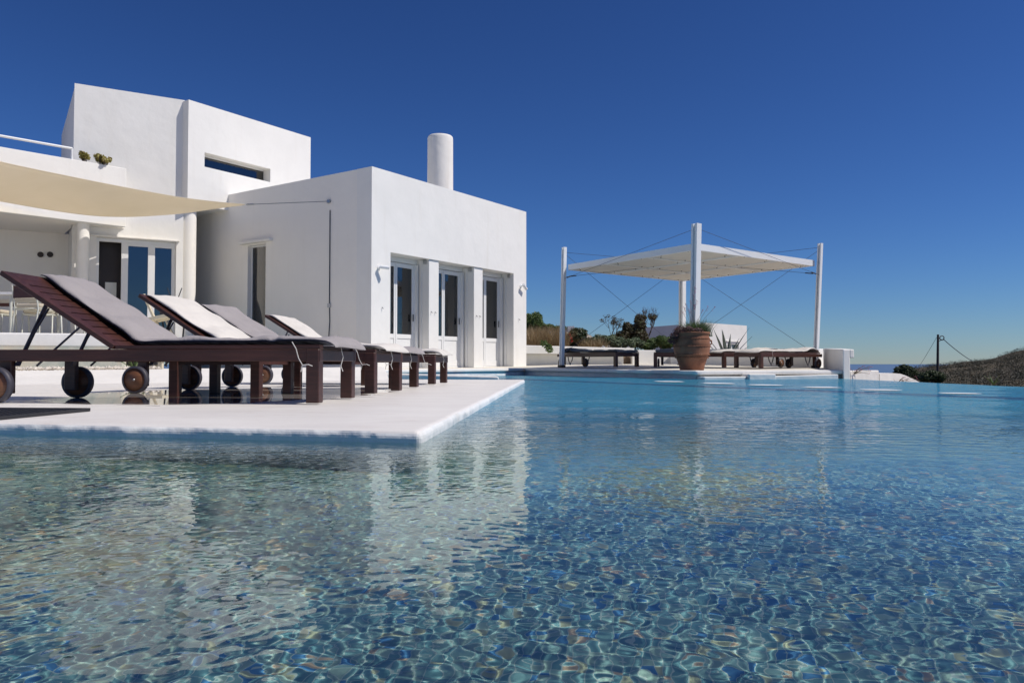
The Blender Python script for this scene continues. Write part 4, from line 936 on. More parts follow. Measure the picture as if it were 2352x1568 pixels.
blades('foliage', lambda r: (r.normal(0, .05), r.normal(0, .03), 0), 360, .32, .004, 'leafgrey', 8, gr2, .8)
# agave behind the pot
def agave(name, loc, n, L, w, label, seed, mat='agave'):
    rg_ = random.Random(seed); r = empty(name, loc); tag(r, label, 'agave'); b = MB()
    for k in range(n):
        a = 2 * PI * k / n + rg_.uniform(-.2, .2); el = rad(rg_.uniform(28, 75)); Lk = L * rg_.uniform(.8, 1.1); pts = []
        for i in range(7):
            t = i / 6; rr_ = Lk * t; x = math.cos(a) * rr_ * math.cos(el); y = math.sin(a) * rr_ * math.cos(el); z = rr_ * math.sin(el) - .12 * Lk * t * t
            ww = w * (math.sin(PI * min(1, t * .8 + .2)) ** .7) * (1 - t ** 4) + .002
            sx, sy = -math.sin(a) * ww, math.cos(a) * ww
            pts += [(x - sx, y - sy, z + ww * .4), (x, y, z - ww * .15), (x + sx, y + sy, z + ww * .4), (x, y, z - ww * .15 + .012)]
        fs = []
        for i in range(6):
            q = i * 4
            for c_ in range(4): fs.append((q + c_, q + (c_ + 1) % 4, q + 4 + (c_ + 1) % 4, q + 4 + c_))
        b.add(pts, fs, 0, True)
    b.build('leaves', mat, r); return r
agave('agave', (5.35, 19.3, .22), 10, 1.12, .045, 'large grey-green agave with pointed leaves behind the terracotta pot', 3)

# ------------------------------------------------------------------ planter walls around the pergola
def walls(name, label, boxes, mats='white', bev=.015):
    o0 = Vector((*boxes[0][0][0], 0)); b = MB()
    for poly, z0, z1 in boxes: b.prism([(x - o0.x, y - o0.y) for x, y in poly], z0, z1)
    o = b.build(name, mats, None, bev, 2, loc=o0); tag(o, label, 'wall'); return o
pa, pb_ = at(1200, 835, 19.6), at(1457, 835, 20.6)
zt0, zt1 = at(1210, 792.5, 19.6).z, at(1457, 799.5, 20.6).z
walls('planter_wall', 'long white planter wall with overhanging ledge, between the villa and the shrubs',
      [([(pa.x, pa.y), (pb_.x, pb_.y), (pb_.x - .2, pb_.y + .6), (pa.x, pa.y + .6)], [zt0 - .22] * 4, [zt0, zt1, zt1, zt0]),
       ([(pa.x, pa.y + .28), (pb_.x - .25, pb_.y + .25), (pb_.x - .3, pb_.y + .55), (pa.x, pa.y + .55)], .1, zt0 - .222)])
pc_, pd_ = at(1452, 835, 20.95), at(1560, 835, 21.3)
walls('low_planter_wall', 'lower white wall closing the planter below the bright green shrub',
      [([(pc_.x, pc_.y), (pd_.x, pd_.y), (pd_.x, pd_.y + .3), (pc_.x, pc_.y + .3)], .1, at(1500, 804, 21.1).z)])
b = MB(); b.prism([(.4, 20.25), (3.2, 21.3), (4.6, 22), (5.2, 30), (.3, 30)], -.5, [.62, .56, .45, .3, .55]); o = b.build('planting_bed', 'soil'); tag(o, kind='structure')
q0, q1 = at(1540, 835, 21.0), at(1880, 835, 16.3)
q2 = at(1937, 835, 13.05)
walls('bench_wall', 'low white wall closing the pergola terrace behind the cream loungers',
      [([(q0.x, q0.y), (q1.x, q1.y), (q1.x + .22, q1.y + .22), (q0.x + .2, q0.y + .25)], .1, [at(1600, 800, 20).z, at(1880, 800.5, 16.3).z, at(1880, 800.5, 16.3).z, at(1600, 800, 20).z])])
ztr = at(1945, 802, 13.05).z
walls('end_wall', 'short white end wall with a stepped ledge at the right side of the pergola',
      [([(q2.x, q2.y), (q2.x + .13, q2.y + .04), (q1.x + .30, q1.y - .1), (q1.x + .06, q1.y - .1)], -.3, [ztr, ztr, .57, .57]),
       ([(q2.x + .131, q2.y + .04), (q2.x + .21, q2.y + .065), (q1.x + .45, q1.y - .1), (q1.x + .301, q1.y - .1)], [ztr - .145] * 4, [ztr, ztr, .57, .57])])
a0_, a1_ = at(1953, 835, 13.16), at(2018, 835, 13.9)
walls('low_wall', 'low white wall stub beyond the pergola, ending at the infinity edge',
      [([(a0_.x, a0_.y), (a1_.x, a1_.y), (a1_.x + .1, a1_.y + .3), (a0_.x + .1, a0_.y + .3)], -.8, .134)], 'white2')
# white vaulted roof end below the pool
b = MB(); poly = []
vc = at(2122, 877, 14.2); prof_ = [(2021, 858), (2035, 857), (2050, 856.5), (2068, 858), (2080, 862), (2090, 866.5), (2102, 872), (2113, 878), (2124, 888)]
pts_ = [at(x, y, 14.2 + .32 * k) for k, (x, y) in enumerate(prof_)]; o0 = pts_[0]
top_ = [(p.x - o0.x, p.y - o0.y, p.z - o0.z) for p in pts_]; N = len(top_)
vs = top_ + [(x, y, -1.6) for x, y, _ in top_] + [(x - 1.2, y + 2.5, z) for x, y, z in top_] + [(x - 1.2, y + 2.5, -1.6) for x, y, _ in top_]
fs = []
for i in range(N - 1): fs += [(i, i + 1, N + i + 1, N + i)[::-1], (2 * N + i, 2 * N + i + 1, 3 * N + i + 1, 3 * N + i), (i, i + 1, 2 * N + i + 1, 2 * N + i)]
fs += [(0, N, 3 * N, 2 * N), (N - 1, 2 * N - 1, 4 * N - 1, 3 * N - 1)]
b.add(vs, fs); o = b.build('vaulted_outbuilding', 'white2', loc=o0); tag(o, 'white outbuilding with a curved vault roof just beyond the pool edge', 'outbuilding')

# guest house
gh = empty('guest_house', (7.9, 32, .2)); tag(gh, 'small white flat-roofed house behind the pergola with one little window', 'house')
gA, gB, gC = at(1483, 835, 36), at(1619, 835, 32), at(1716, 835, 34.5)
gz = at(1619, 741, 32).z
gD = Vector((gA.x + gC.x - gB.x, gA.y + gC.y - gB.y, 0))
dr = Vector((gC.x - gB.x, gC.y - gB.y)); dr.normalize(); dn = Vector((-dr.y, dr.x))
def onp(x, y): return onwall(x, y, (gB.x, gB.y), (dr.x, dr.y))
w0, wz1 = onp(1671, 789); w1, wz0 = onp(1697, 803); LC = (Vector((gC.x, gC.y)) - Vector((gB.x, gB.y))).length
def G2_(s, d): return (gB.x + dr.x * s + dn.x * d, gB.y + dr.y * s + dn.y * d)
b = MB()
for (s0, s1, z0, z1) in ((0, w0, -.5, gz), (w1, LC, -.5, gz), (w0, w1, wz1, gz), (w0, w1, -.5, wz0)): b.prism([G2_(s0, 0), G2_(s1, 0), G2_(s1, .25), G2_(s0, .25)], z0, z1)
b.prism([(gA.x, gA.y), (gB.x, gB.y), G2_(.001, .252), G2_(LC, .252), (gD.x, gD.y)], -.5, gz - .002)
b.v = [(x - 7.9, y - 32, z - .2) for x, y, z in b.v]; b.build('wall', 'white', gh)
b = MB(); b.prism([G2_(w0, .08), G2_(w1, .08), G2_(w1, .12), G2_(w0, .12)], wz0, wz0 + .05); b.prism([G2_(w0, .08), G2_(w1, .08), G2_(w1, .12), G2_(w0, .12)], wz1 - .04, wz1)
mid = (w0 + w1) / 2; b.prism([G2_(mid - .03, .075), G2_(mid + .03, .075), G2_(mid + .03, .115), G2_(mid - .03, .115)], wz0 + .05, wz1 - .04)
b.v = [(x - 7.9, y - 32, z - .2) for x, y, z in b.v]; w_ = b.build('window', 'paint', gh)
b = MB(); b.prism([G2_(w0, .10), G2_(w1, .10), G2_(w1, .105), G2_(w0, .105)], wz0 + .05, wz1 - .04); b.v = [(x - 7.9, y - 32, z - .2) for x, y, z in b.v]; b.build('pane', 'glass', w_)
b = MB(); b.prism([G2_(w0 - .1, -.04), G2_(w1 + .1, -.04), G2_(w1 + .1, 0), G2_(w0 - .1, 0)], wz1 + .08, wz1 + .13); b.v = [(x - 7.9, y - 32, z - .2) for x, y, z in b.v]; b.build('window_hood', 'white2', gh)
# far white house on a stone knoll
fh = at(1313, 757, 70); b = MB(); b.box((-.35, 0, -.2), (.25, 1, .32)); b.box((-.55, .1, -.3), (-.36, .9, .12)); b.box((.26, .1, -.3), (.55, .9, .05)); o = b.build('distant_house', 'white', loc=fh); tag(o, 'tiny white house on the rocky rise, right of the left pergola post', 'house')
b = MB(); rg = random.Random(9)
for k in range(160):
    t = rg.random(); x = 1290 + t * 140; yy = 765 + max(0, (x - 1320)) * .35 + rg.uniform(0, 30); p = at(x, yy, 66 + rg.uniform(-3, 3)); rock(b, p, rg.uniform(.2, .55))
o = b.build('rocky_rise', 'rock'); tag(o, kind='structure')
M_rr = simple('grey_rock', (.30, .26, .21), .9, 0, .35, 1.5, .8, .1); o.data.materials[0] = M_rr

# ------------------------------------------------------------------ shrubs behind the planter
def shrub(name, label, cat, pix, Yd, n, size, mat, seed, squash=.8, group=None, depth=.8, stems=True):
    """pix: list of (x, y, radius px) clumps"""
    C, R = [], []; rg_ = random.Random(seed)
    for (x, y, r) in pix:
        dy = rg_.uniform(-.4, .4); p = at(x, y, Yd + dy); rr_ = r * Yd / F; C.append(p); R.append((rr_, rr_ * depth, rr_ * squash))
    cx = sum(p.x for p in C) / len(C); base = Vector((cx, Yd, .5)); r = empty(name, base); tag(r, label, cat, group)
    C = [p - base for p in C]
    leaves('foliage', [tuple(c) for c in C], R, n, size, mat, seed, r)
    if stems:
        b = MB()
        for c in C: b.tube([(0 + c.x * .4, 0, -.3), (c.x * .8, c.y * .5, c.z * .4), tuple(c)], [.03, .018, .006], 5)
        b.build('stem', 'bark', r)
    return r
GS = 'shrubs behind the white planter wall'
shrub('bush', 'round bright green bush right beside the villa corner', 'bush', [(1228, 742, 20), (1218, 760, 24), (1242, 758, 18), (1232, 730, 14), (1212, 738, 18)], 25, 6500, .045, 'leaf', 1, 1.0, GS)
shrub('vine', 'low green leafy vine beside the dry grass, left of the pergola post', 'vine', [(1262, 752, 12), (1277, 756, 13), (1290, 754, 10), (1254, 750, 8)], 24, 1500, .055, 'leaf', 2, .6, GS)
shrub('bush', 'dark green bush with red flowers at its left, right of the left pergola post', 'bush', [(1325, 770, 20), (1315, 782, 16), (1338, 765, 12), (1342, 785, 14)], 23, 3500, .04, 'leafdark', 3, .9, GS)
o = leaves('red_hibiscus', [(at(1309, 768, 22.3)), (at(1313, 784, 22.3)), (at(1311, 776, 22.3))], (.035, .035, .035), 40, .03, 'redflower', 4); tag(o, 'bright red hibiscus blooms at the foot of the left pergola post', 'flower')
o = blades('dry_grass', lambda r: (at(r.uniform(1208, 1294), 796, 22.5 + r.uniform(-1.3, 1.6)).x, 22.5 + r.uniform(-1.3, 1.6), .5), 5200, .84, .007, 'drygrass', 6, None, .7); tag(o, kind='stuff')
o = blades('dry_grass', lambda r: (at(r.uniform(1335, 1385), 799, 22.8).x, 22.8 + r.uniform(-.7, .7), .45), 1200, .6, .007, 'drygrass', 7, None, .8); tag(o, kind='stuff')
shrub('low_shrub', 'silvery green low shrub left of centre in the planter, beside the dry stalks', 'shrub', [(1365, 785, 14), (1378, 790, 13), (1375, 777, 12), (1388, 778, 10)], 24.5, 2200, .04, 'leafgrey', 12, .8, GS)
shrub('low_shrub', 'silvery green shrub in the middle of the planter behind the cables', 'shrub', [(1400, 782, 14), (1415, 790, 15), (1407, 774, 8), (1425, 783, 12)], 24.5, 2400, .04, 'leafgrey', 13, .8, GS)
shrub('low_shrub', 'grey-green shrub below the brown-leaved tree', 'shrub', [(1445, 790, 15), (1460, 786, 14), (1475, 792, 12), (1437, 796, 10)], 23.5, 2600, .04, 'leafgrey', 14, .8, GS)
shrub('low_shrub', 'bright green leafy shrub in front of the white guest house wall', 'shrub', [(1500, 788, 16), (1520, 782, 15), (1540, 786, 16), (1490, 797, 12), (1528, 796, 14)], 23.0, 3600, .04, 'leaf', 15, .8, GS)
tr = shrub('tree', 'dense brown-leaved tree left of the white guest house', 'tree', [(1430, 776, 18), (1445, 762, 16), (1440, 750, 11), (1462, 760, 16), (1470, 745, 14), (1412, 780, 12), (1472, 775, 18), (1455, 782, 18)], 30, 6000, .06, 'brownleaf', 16, 1.0)
bt = empty('bare_tree', at(1478, 800, 31)); tag(bt, 'sparse windblown tree with bare twigs rising above the guest house roof', 'tree')
b = MB(); rg = random.Random(21); tips = []
def branch(p, d, L, r, depth):
    q = p + d * L; b.tube([p, (p + q) / 2 + Vector((rg.uniform(-.04, .04), 0, .02)), q], [r, r * .8, r * .6], 4, caps=False)
    if depth == 0: tips.append(q); return
    for k in range(3):
        nd = (d + Vector((rg.uniform(-.55, .55), rg.uniform(-.4, .4), rg.uniform(-.2, .45)))).normalized(); branch(q, nd, L * rg.uniform(.55, .85), r * .6, depth - 1)
for dd in ((-.25, 0, 1), (.15, .1, 1), (.4, 0, .9)): branch(Vector((0, 0, 0)), Vector(dd).normalized(), .50, .035, 4)
b.build('trunk', 'bark', bt); tips_ = [tuple(t) for t in sorted(tips, key=lambda q: q.z)[:len(tips) * 2 // 5]]
leaves('crown', tips_, (.10, .10, .08), 1500, .045, 'brownleaf', 22, bt)
bt2 = empty('bare_shrub', at(1408, 800, 28)); tag(bt2, 'thin dry shrub with a few upright twigs, left of the brown tree', 'shrub'); b = MB(); tips = []
for dd in ((-.1, 0, 1), (.15, .1, 1)): branch(Vector((0, 0, 0)), Vector(dd).normalized(), .42, .02, 3)
b.build('trunk', 'bark', bt2); leaves('crown', [tuple(t) for t in tips], (.07, .07, .07), 500, .03, 'brownleaf', 23, bt2)
o = leaves('white_blossom', [at(1443, 799, 22), at(1441, 803, 22), at(1386, 797, 22)], (.05, .04, .03), 60, .035, 'whiteflower', 24); tag(o, 'few small white blossoms at the edge of the planter hedge', 'flower')
cl = empty('climbing_plant', at(1285, 792, 20.0)); tag(cl, 'small green trailing plant hanging over the planter wall beside the left pergola post', 'plant')
cl.location = at(1253, 792, 19.5); leaves('foliage', [(0, 0, 0), (.08, 0, -.05), (-.05, 0, .05), (.1, 0, -.13)], (.09, .06, .07), 160, .05, 'leaf', 25, cl)
# bougainvillea by the end wall and vault
for (x, y, Yd, lab, rpx) in ((1962, 845, 13.2, 'pink-red bougainvillea sprig behind the short end wall', 8), (2060, 870, 13.6, 'dry pinkish twigs in front of the white vaulted roof', 7)):
    p = at(x, y, Yd); r = empty('bougainvillea', (p.x, p.y, p.z - .1)); tag(r, lab, 'plant'); b = MB(); rg = random.Random(x); C = []
    for k in range(14):
        e_ = Vector((rg.uniform(-.08, .32), rg.uniform(-.1, .1), rg.uniform(.0, .17))); b.tube([(0, 0, 0), e_ * .5 + Vector((0, 0, .02)), e_], .003, 4); C.append(tuple(e_))
    b.build('stem', 'stem', r); leaves('flower', C, (.03, .03, .02), 70, .009, 'redflower' if x < 2000 else 'pinkflower', 5, r)

# ------------------------------------------------------------------ rosettes on the balcony
for (x, y, w, lab) in ((196, 360, 3, 'small clump of yellow-green succulent rosettes on the balcony, near the railing post'), (240, 370, 5, 'larger clump of yellow-green succulent rosettes on the balcony, hanging toward the wall')):
    s_, z_ = onwall(x, y + 6, SP, SD); A = S2(s_, .10); r = empty('rosette_succulent', (A[0], A[1], sz1)); tag(r, lab, 'succulent', 'succulents on the balcony parapet')
    b = MB(); rg = random.Random(x); C = []
    for k in range(w * 3):
        e_ = Vector((SD[0] * rg.uniform(-.13, .13) * w / 4, SD[1] * rg.uniform(-.13, .13) * w / 4, rg.uniform(.06, .20))); b.tube([(e_.x * .6, e_.y * .6, 0), e_], .008, 5); C.append(tuple(e_))
    b.build('stem', 'bark', r); leaves('rosette', C, (.055, .055, .04), 110 * w, .034, 'succ', 6, r, up=1.0, aspect=1.3)

# ------------------------------------------------------------------ shade sail
sail = empty('shade_sail', (-6.5, 13, 3.2)); tag(sail, 'cream canvas shade sail stretched over the dining terrace', 'shade sail'); SO = Vector((-6.5, 13, 3.2))
topc = [(-330, 285, 9.0), (-160, 330, 10.6), (0, 371.5, 12.0), (173, 408, 13.3), (284, 430, 14.2), (406, 452, 14.9), (491, 463, 15.3), (563, 469.5, 15.6)]
botc = [(-330, 398, 13.0), (-160, 432, 13.7), (0, 463, 14.3), (173, 491.5, 15.1), (284, 498.5, 15.85), (406, 492, 16.35), (491, 480.5, 16.1), (563, 470.5, 15.6)]
nU, nV = 40, 16
def interp(c, t):
    k = t * (len(c) - 1); i = min(int(k), len(c) - 2); f = k - i
    p0, p1, p2, p3 = (Vector(c[max(i - 1, 0)]), Vector(c[i]), Vector(c[i + 1]), Vector(c[min(i + 2, len(c) - 1)]))
    return .5 * ((2 * p1) + (p2 - p0) * f + (2 * p0 - 5 * p1 + 4 * p2 - p3) * f * f + (3 * p1 - p0 - 3 * p2 + p3) * f ** 3)
vs = []; fs = []
for i in range(nU + 1):
    a_, c_ = interp(topc, i / nU), interp(botc, i / nU); A, B = at(*a_), at(*c_)
    for j in range(nV + 1):
        t = j / nV; p = A.lerp(B, t); p.z -= .10 * math.sin(PI * t) * (1 - i / nU) ** .5; vs.append(p - SO)
for i in range(nU):
    for j in range(nV): q = i * (nV + 1) + j; fs.append((q, q + 1, q + nV + 2, q + nV + 1))
b = MB(); b.add(vs, fs, 0, True); so = b.build('canvas', 'sail', sail)
sm = so.modifiers.new('solid', 'SOLIDIFY'); sm.thickness = .004
b = MB(); b.tube([vs[i * (nV + 1)] for i in range(nU + 1)], .008, 6); b.build('hem', 'sail', sail)
TIP = at(565, 470, 15.6); b = MB(); b.tube([TIP - SO, Vector(HOOK) - SO], .006, 6); b.build('wire', 'cable', sail)
b = MB(); d_ = (Vector(HOOK) - TIP).normalized(); b.tube([TIP - SO + d_ * .02, TIP - SO + d_ * .16], .018, 8); b.build('shackle', 'steel', sail)

# ------------------------------------------------------------------ dining furniture
FT = FZ
tc_ = at(-60, 672, 12.6); ttop = at(20, 672, 12.3).z
dt = empty('dining_table', (tc_.x, 12.6, FT)); tag(dt, 'white dining table on thin metal legs behind the nearest lounger', 'table')
H = ttop - FT
b = MB(); b.box((-1.3, -.40, H - .04), (at(54, 672, 12.4).x - tc_.x, .45, H)); b.build('tabletop', 'paint', dt, bevel=.006)
xr = at(54, 672, 12.4).x - tc_.x
b = MB(); b.box((-1.25, -.36, H - .11), (xr - .05, -.34, H - .042)); b.box((-1.25, .38, H - .11), (xr - .05, .40, H - .042)); b.build('apron', 'greycloth', dt)
for (x, y) in ((xr - .10, -.35), (xr - .10, .38), (-1.2, -.35), (-1.2, .38)):
    b = MB(); b.tube([(x, y, 0), (x, y, H - .04)], .022, 8); b.build('leg', 'cream_metal', dt)
ch_src = None
def dining_chair():
    r = empty('dining_chair')
    for sx in (-1, 1):
        for sy in (-1, 1):
            b = MB(); top = .80 if sy > 0 else .44
            b.tube([(sx * .22, sy * .22 + (.05 if sy > 0 else -.02), 0), (sx * .22, sy * .21, .44), (sx * .22, sy * .21 + (.06 if sy > 0 else 0), top)], .012, 7); b.build('leg', 'cream_metal', r)
    b = MB(); b.tube([(-.22, -.22, .435), (0, -.23, .42), (.22, -.22, .435), (.22, .21, .44), (-.22, .21, .44), (-.22, -.22, .435)], .012, 7); b.build('seat_frame', 'cream_metal', r)
    b = MB(); b.box((-.215, .225, .60), (.215, .255, .79)); b.build('backrest', 'wood', r, bevel=.006)
    b = MB(); b.box((-.22, -.22, .448), (.22, .20, .52)); b.build('seat_pad', 'beigecloth', r, bevel=.03, seg=3)
    return r
cs = dining_chair()
spots = [((at(88, 700, 12.0).x, 12.0), 165, 'metal dining chair with brown slat back towards the lounger, at the table end'),
         ((at(60, 700, 12.9).x, 13.3), 20, 'metal dining chair with beige pad behind the white table'),
         ((at(-10, 700, 13.3).x, 13.3), 5, 'metal dining chair with beige pad behind the left end of the white table'),
         ((at(185, 700, 13.4).x, 13.4), 60, 'metal dining chair farthest right, seen through the lounger struts')]
for i, (p, rz, lab) in enumerate(spots):
    c = cs if i == 0 else copy_tree(cs); c.location = (p[0], p[1], FT); c.rotation_euler = (0, 0, rad(rz)); tag(c, lab, 'dining chair', 'chairs around the dining table')
for (x, m, lab) in ((-7, 'red', 'small red jar on the white dining table at the left picture edge'), (48, 'yellow', 'small yellow jar on the dining table, the left one of two'), (82, 'yellow', 'small yellow jar at the end of the dining table, the right one of two')):
    p = at(x, 672, 12.5); b = MB(); b.lathe([(0, 0), (.038, 0), (.048, .03), (.047, .055), (.036, .072), (.04, .085), (.03, .086), (.028, .03), (0, .03)], 18, cap=False)
    if x == 82: p.x = tc_.x + xr - .05
    o = b.build('jar', m, loc=(p.x, 12.45, FT + H + .001)); tag(o, lab, 'jar', 'jars on the dining table')
# folded deck chair, side table and low plants beside the tower wall
fc = empty('folding_chair', (-5.35, 12.4, .2)); tag(fc, 'cream wooden folding chair leaning behind the loungers by the tower wall', 'folding chair')
b = MB(); A = at(330, 676, 12.4) - Vector((-5.35, 12.4, .2)); B = at(372, 770, 12.4) - Vector((-5.35, 12.4, .2))
b.bar(A, B + (B - A) * .5, .06, .03); b.bar(A + Vector((.0, .42, 0)), B + (B - A) * .5 + Vector((0, .42, 0)), .06, .03); b.build('frame', 'tan', fc)
b = MB(); C1 = at(352, 735, 12.4) - Vector((-5.35, 12.4, .2)); C2 = at(398, 725, 12.4) - Vector((-5.35, 12.4, .2)); b.bar(C1, C2, .4, .05); b.build('seat', 'tan', fc)
b = MB(); C3 = at(345, 835, 12.4) - Vector((-5.35, 12.4, .2)); b.bar(C2, C3, .04, .03); b.build('leg', 'tan', fc)
ms = empty('metal_stand', at(405, 842, 12.9)); tag(ms, 'small black metal stand seen under the second lounger back', 'stand')
b = MB(); b.box((-.22, -.15, .86), (.2, .15, .93)); b.build('shelf', 'dark', ms)
for (x0, x1) in ((-.2, -.12), (.18, .1)):
    b = MB(); b.tube([(x0, -.1, .86), (x1, -.1, 0)], .014, 6); b.build('leg', 'dark', ms)
b = MB(); b.tube([(-.12, -.1, 1.3), (.1, -.1, .7)], .008, 5); b.tube([(.12, -.1, 1.3), (-.1, -.1, .7)], .008, 5); b.build('brace', 'dark', ms)
agave('yucca', tuple(at(308, 850, 10.6)), 12, .20, .012, 'small spiky green plant at the foot of the garden wall', 8, 'leaf')
o0 = at(352, 846, 11.2); b = MB(); b.box((-.22, -.1, .10), (.18, .15, .14)); b.box((-.18, -.08, -.1), (-.12, -.02, .10)); b.box((.10, -.08, -.1), (.16, -.02, .10)); b.box((-.08, -.09, -.1), (.06, .1, .05)); o = b.build('stone_bench', 'tan', loc=o0); tag(o, 'tiny cream bench on the ground behind the loungers', 'bench')
b = MB(); A = at(770, 853, 12.9); B = at(868, 853.5, 13.1); b.bar((0, 0, 0), B - A, .2, .03); o = b.build('wooden_plank', 'plank', loc=A + Vector((0, 0, .03))); tag(o, 'narrow brown plank lying on the terrace edge behind the loungers', 'plank')

# ------------------------------------------------------------------ land, sea, hill
b = MB(); N = 48; rings = [(0, -6), (60, -6), (150, -7), (300, -29.9), (340, -31)]; vs = [(0, 0, -6)]; fs = []
for ri, (r_, z_) in enumerate(rings[1:]):
    for k in range(N): t = 2 * PI * k / N; vs.append((r_ * math.cos(t), r_ * math.sin(t) + 20, z_))
for k in range(N): fs.append((0, 1 + k, 1 + (k + 1) % N))
for ri in range(len(rings) - 2):
    for k in range(N): a_ = 1 + ri * N; fs.append((a_ + k, a_ + N + k, a_ + N + (k + 1) % N, a_ + (k + 1) % N))
b.add(vs, fs, 0, True); o = b.build('ground', 'soil'); tag(o, kind='structure')
b = MB(); vs = [(0, 0, -30)]; fs = []; 
for r_ in (400, 2000, 10000, 60000):
    for k in range(64): t = 2 * PI * k / 64; vs.append((r_ * math.cos(t), r_ * math.sin(t), -30))
for k in range(64): fs.append((0, 1 + k, 1 + (k + 1) % 64))
for ri in range(3):
    for k in range(64): a_ = 1 + ri * 64; fs.append((a_ + k, a_ + 64 + k, a_ + 64 + (k + 1) % 64, a_ + (k + 1) % 64))
b.add(vs, fs); o = b.build('sea', 'sea'); tag(o, kind='structure')
ridge = [(2040, 872), (2070, 862), (2106, 845.5), (2150, 840), (2192, 835), (2240, 828), (2282, 822.5), (2352, 803), (2450, 785), (2600, 760), (2800, 735), (3200, 720)]
rng = np.random.RandomState(2); nx_, ny_ = 130, 60; V = []
rx = np.array([p[0] for p in ridge]); ry = np.array([p[1] for p in ridge])
def hillz(x, t, Yd):
    yr = np.interp(x, rx, ry); yb = 905.0; e = 1 - (1 - t) ** 1.6 if t <= 1 else 1
    zr = at(x, yr, 120).z; zb = -3.6
    z = zb + (zr - zb) * (t ** .8 if t <= 1 else 1) - (0 if t <= 1 else (t - 1) * 6)
    return z
Yn, Yf = 38., 120.
for j in range(ny_):
    t = j / (ny_ - 1) * 1.25; Yd = Yn + (Yf - Yn) * t
    for i in range(nx_):
        x = 2020 + (3200 - 2020) * i / (nx_ - 1); z = hillz(x, t, Yd); Xw_ = (x - CX) / F * Yd
        z += .22 * math.sin(Xw_ * .33 + Yd * .2) * math.sin(Yd * .21) * min(1, t * 2) + .12 * math.sin(Xw_ * .9 + 2) * math.sin(Yd * .7)
        V.append((Xw_, Yd, z))
i0 = np.arange(ny_ - 1)[:, None] * nx_ + np.arange(nx_ - 1)[None]
hm = simple('hill_soil', (.072, .056, .030), .95, 0, .3, .8, .8, .2); M['hillsoil'] = hm
o = fastmesh('hill', np.array(V), np.stack([i0, i0 + 1, i0 + nx_ + 1, i0 + nx_], -1).reshape(-1, 4), 'hillsoil'); tag(o, kind='structure')
C = []; R = []; 
for k in range(2600):
    j = int(ny_ * .78 * rng.random() ** .9); i = int(rng.randint(0, int(nx_ * .55))); v = V[j * nx_ + i]; r_ = rng.uniform(.22, .75) * (1.35 if rng.random() < .1 else 1)
    C.append((v[0] + rng.uniform(-1, 1) * .6, v[1] + rng.uniform(-.8, .8), v[2] + r_ * .25)); R.append((r_, r_, r_ * .62))
o = leaves('hill_scrub', C, R, 150000, .055, 'scrub', 8, None, up=.5, aspect=1.5); tag(o, kind='stuff')
def tree_at(pix, Yd, n, size, mat, seed, label):
    C, R = [], []
    for (x, y, r) in pix: p = at(x, y, Yd); rr_ = r * Yd / F; C.append(p); R.append((rr_, rr_, rr_ * .8))
    base = Vector((sum(p.x for p in C) / len(C), Yd, min(p.z for p in C) - 1.6)); r = empty('tree', base); tag(r, label, 'tree')
    leaves('crown', [tuple(c - base) for c in C], R, n, size, mat, seed, r)
    b = MB()
    for c in C[:3]: c = c - base; b.tube([(0, 0, -.5), (c.x * .3, 0, c.z * .5), tuple(c)], [.14, .09, .04], 6)
    b.build('trunk', 'bark', r)
tree_at([(2076, 847, 13), (2066, 851, 12), (2088, 851, 13), (2078, 858, 16), (2060, 857, 8), (2098, 860, 13), (2110, 862, 10)], 75, 9000, .09, 'leafdark', 31, 'round dark green tree on the slope left of the utility pole')
tree_at([(2140, 862, 15), (2155, 866, 16), (2125, 866, 14)], 62, 5000, .09, 'leafdark', 32, 'low dark green tree at the base of the utility pole')
up_ = empty('utility_pole', at(2153, 900, 90)); UO = up_.location.copy(); tag(up_, 'dark wooden utility pole with one looped wire on the hillside', 'utility pole')
b = MB(); b.tube([(0, 0, 0), Vector(at(2154.5, 768, 90)) - UO], [.17, .12], 10); b.build('pole', 'pole', up_)
def rel(x, y, Yd): return at(x, y, Yd) - UO
b = MB(); b.tube([rel(2155, 777, 90), rel(2164, 780, 90), rel(2155, 784, 90)], .05, 6); b.build('bracket', 'pole', up_)
b = MB(); c0 = rel(2163.5, 776, 90); b.tube([c0 + Vector((.25 * math.cos(t), 0, .25 * math.sin(t))) for t in [k * 2 * PI / 14 for k in range(15)]], .05, 6, caps=False); b.build('insulator', 'pole', up_)
def sagw(a, c, s, r): return [a.lerp(c, k / 12) - Vector((0, 0, s * 4 * (k / 12) * (1 - k / 12))) for k in range(13)]
b = MB(); b.tube(sagw(rel(2166, 778, 90), rel(2246, 836, 120), .25, 0), .045, 5); b.build('wire', 'cable', up_)
b = MB(); b.tube(sagw(rel(2151, 775, 90), rel(2104, 852, 110), .1, 0), .022, 5); b.build('wire', 'cable', up_)
agave('agave', tuple(at(2281, 884, 16)), 7, .26, .02, 'small green agave poking over the infinity edge at the right', 12, 'leaf')

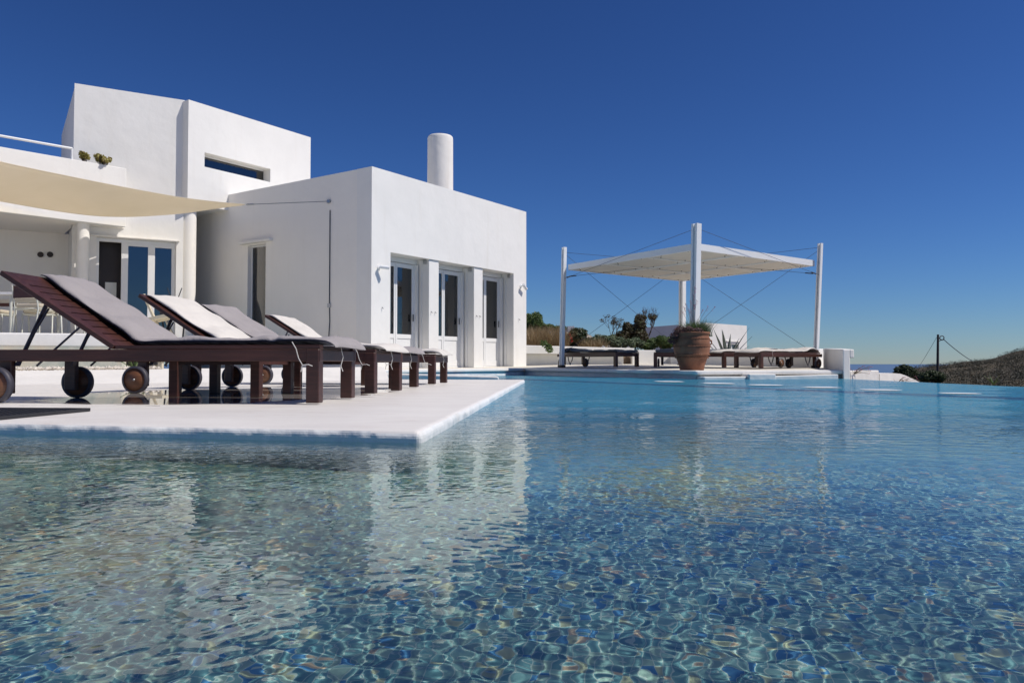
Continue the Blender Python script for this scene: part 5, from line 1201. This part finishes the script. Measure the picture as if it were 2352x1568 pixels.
# ------------------------------------------------------------------ light, sky, camera
EL = rad(52.6); AZ = Vector((.981, -.194)); AZ.normalize()
wd = bpy.data.worlds.new('World'); sc.world = wd; wd.use_nodes = True; nt = wd.node_tree; bg = nt.nodes['Background']
sky = nt.nodes.new('ShaderNodeTexSky'); sky.sky_type = 'NISHITA'; sky.sun_disc = False; sky.sun_elevation = EL
sky.sun_rotation = math.atan2(AZ.x, AZ.y); sky.altitude = 60; sky.air_density = 1.0; sky.dust_density = 0; sky.ozone_density = 10
gm = nt.nodes.new('ShaderNodeGamma'); gm.inputs[1].default_value = 1.35; nt.links.new(sky.outputs[0], gm.inputs[0])
tn = nt.nodes.new('ShaderNodeMix'); tn.data_type = 'RGBA'; tn.blend_type = 'MULTIPLY'; tn.inputs[0].default_value = 1; tn.clamp_result = False
nt.links.new(gm.outputs[0], tn.inputs[6]); tn.inputs[7].default_value = (.285, .315, .372, 1)
nt.links.new(tn.outputs[2], bg.inputs[0]); bg.inputs[1].default_value = .095
sl = bpy.data.lights.new('sun', 'SUN'); sl.energy = 3.5; sl.angle = rad(.53); sl.color = (1, .935, .855); so_ = bpy.data.objects.new('sun', sl); COL.objects.link(so_)
dv = Vector((AZ.x * math.cos(EL), AZ.y * math.cos(EL), math.sin(EL))); so_.rotation_euler = dv.to_track_quat('Z', 'Y').to_euler(); so_.location = (10, -5, 20)
sl.cycles.is_caustics_light = True
cam = bpy.data.cameras.new('camera'); co = bpy.data.objects.new('camera', cam); COL.objects.link(co); co.location = (0, 0, CAMZ)
co.rotation_euler = (rad(90) + PITCH, 0, 0); cam.sensor_width = 36; cam.lens = 36 * F / 2352; cam.clip_start = .02; cam.clip_end = 100000; sc.camera = co
sc.view_settings.view_transform = 'Standard'; sc.view_settings.look = 'None'; sc.view_settings.exposure = .2; sc.view_settings.gamma = 1
sc.cycles.max_bounces = 10; sc.cycles.transparent_max_bounces = 12; sc.cycles.caustics_reflective = False; sc.cycles.caustics_refractive = True
sc.cycles.sample_clamp_indirect = 6
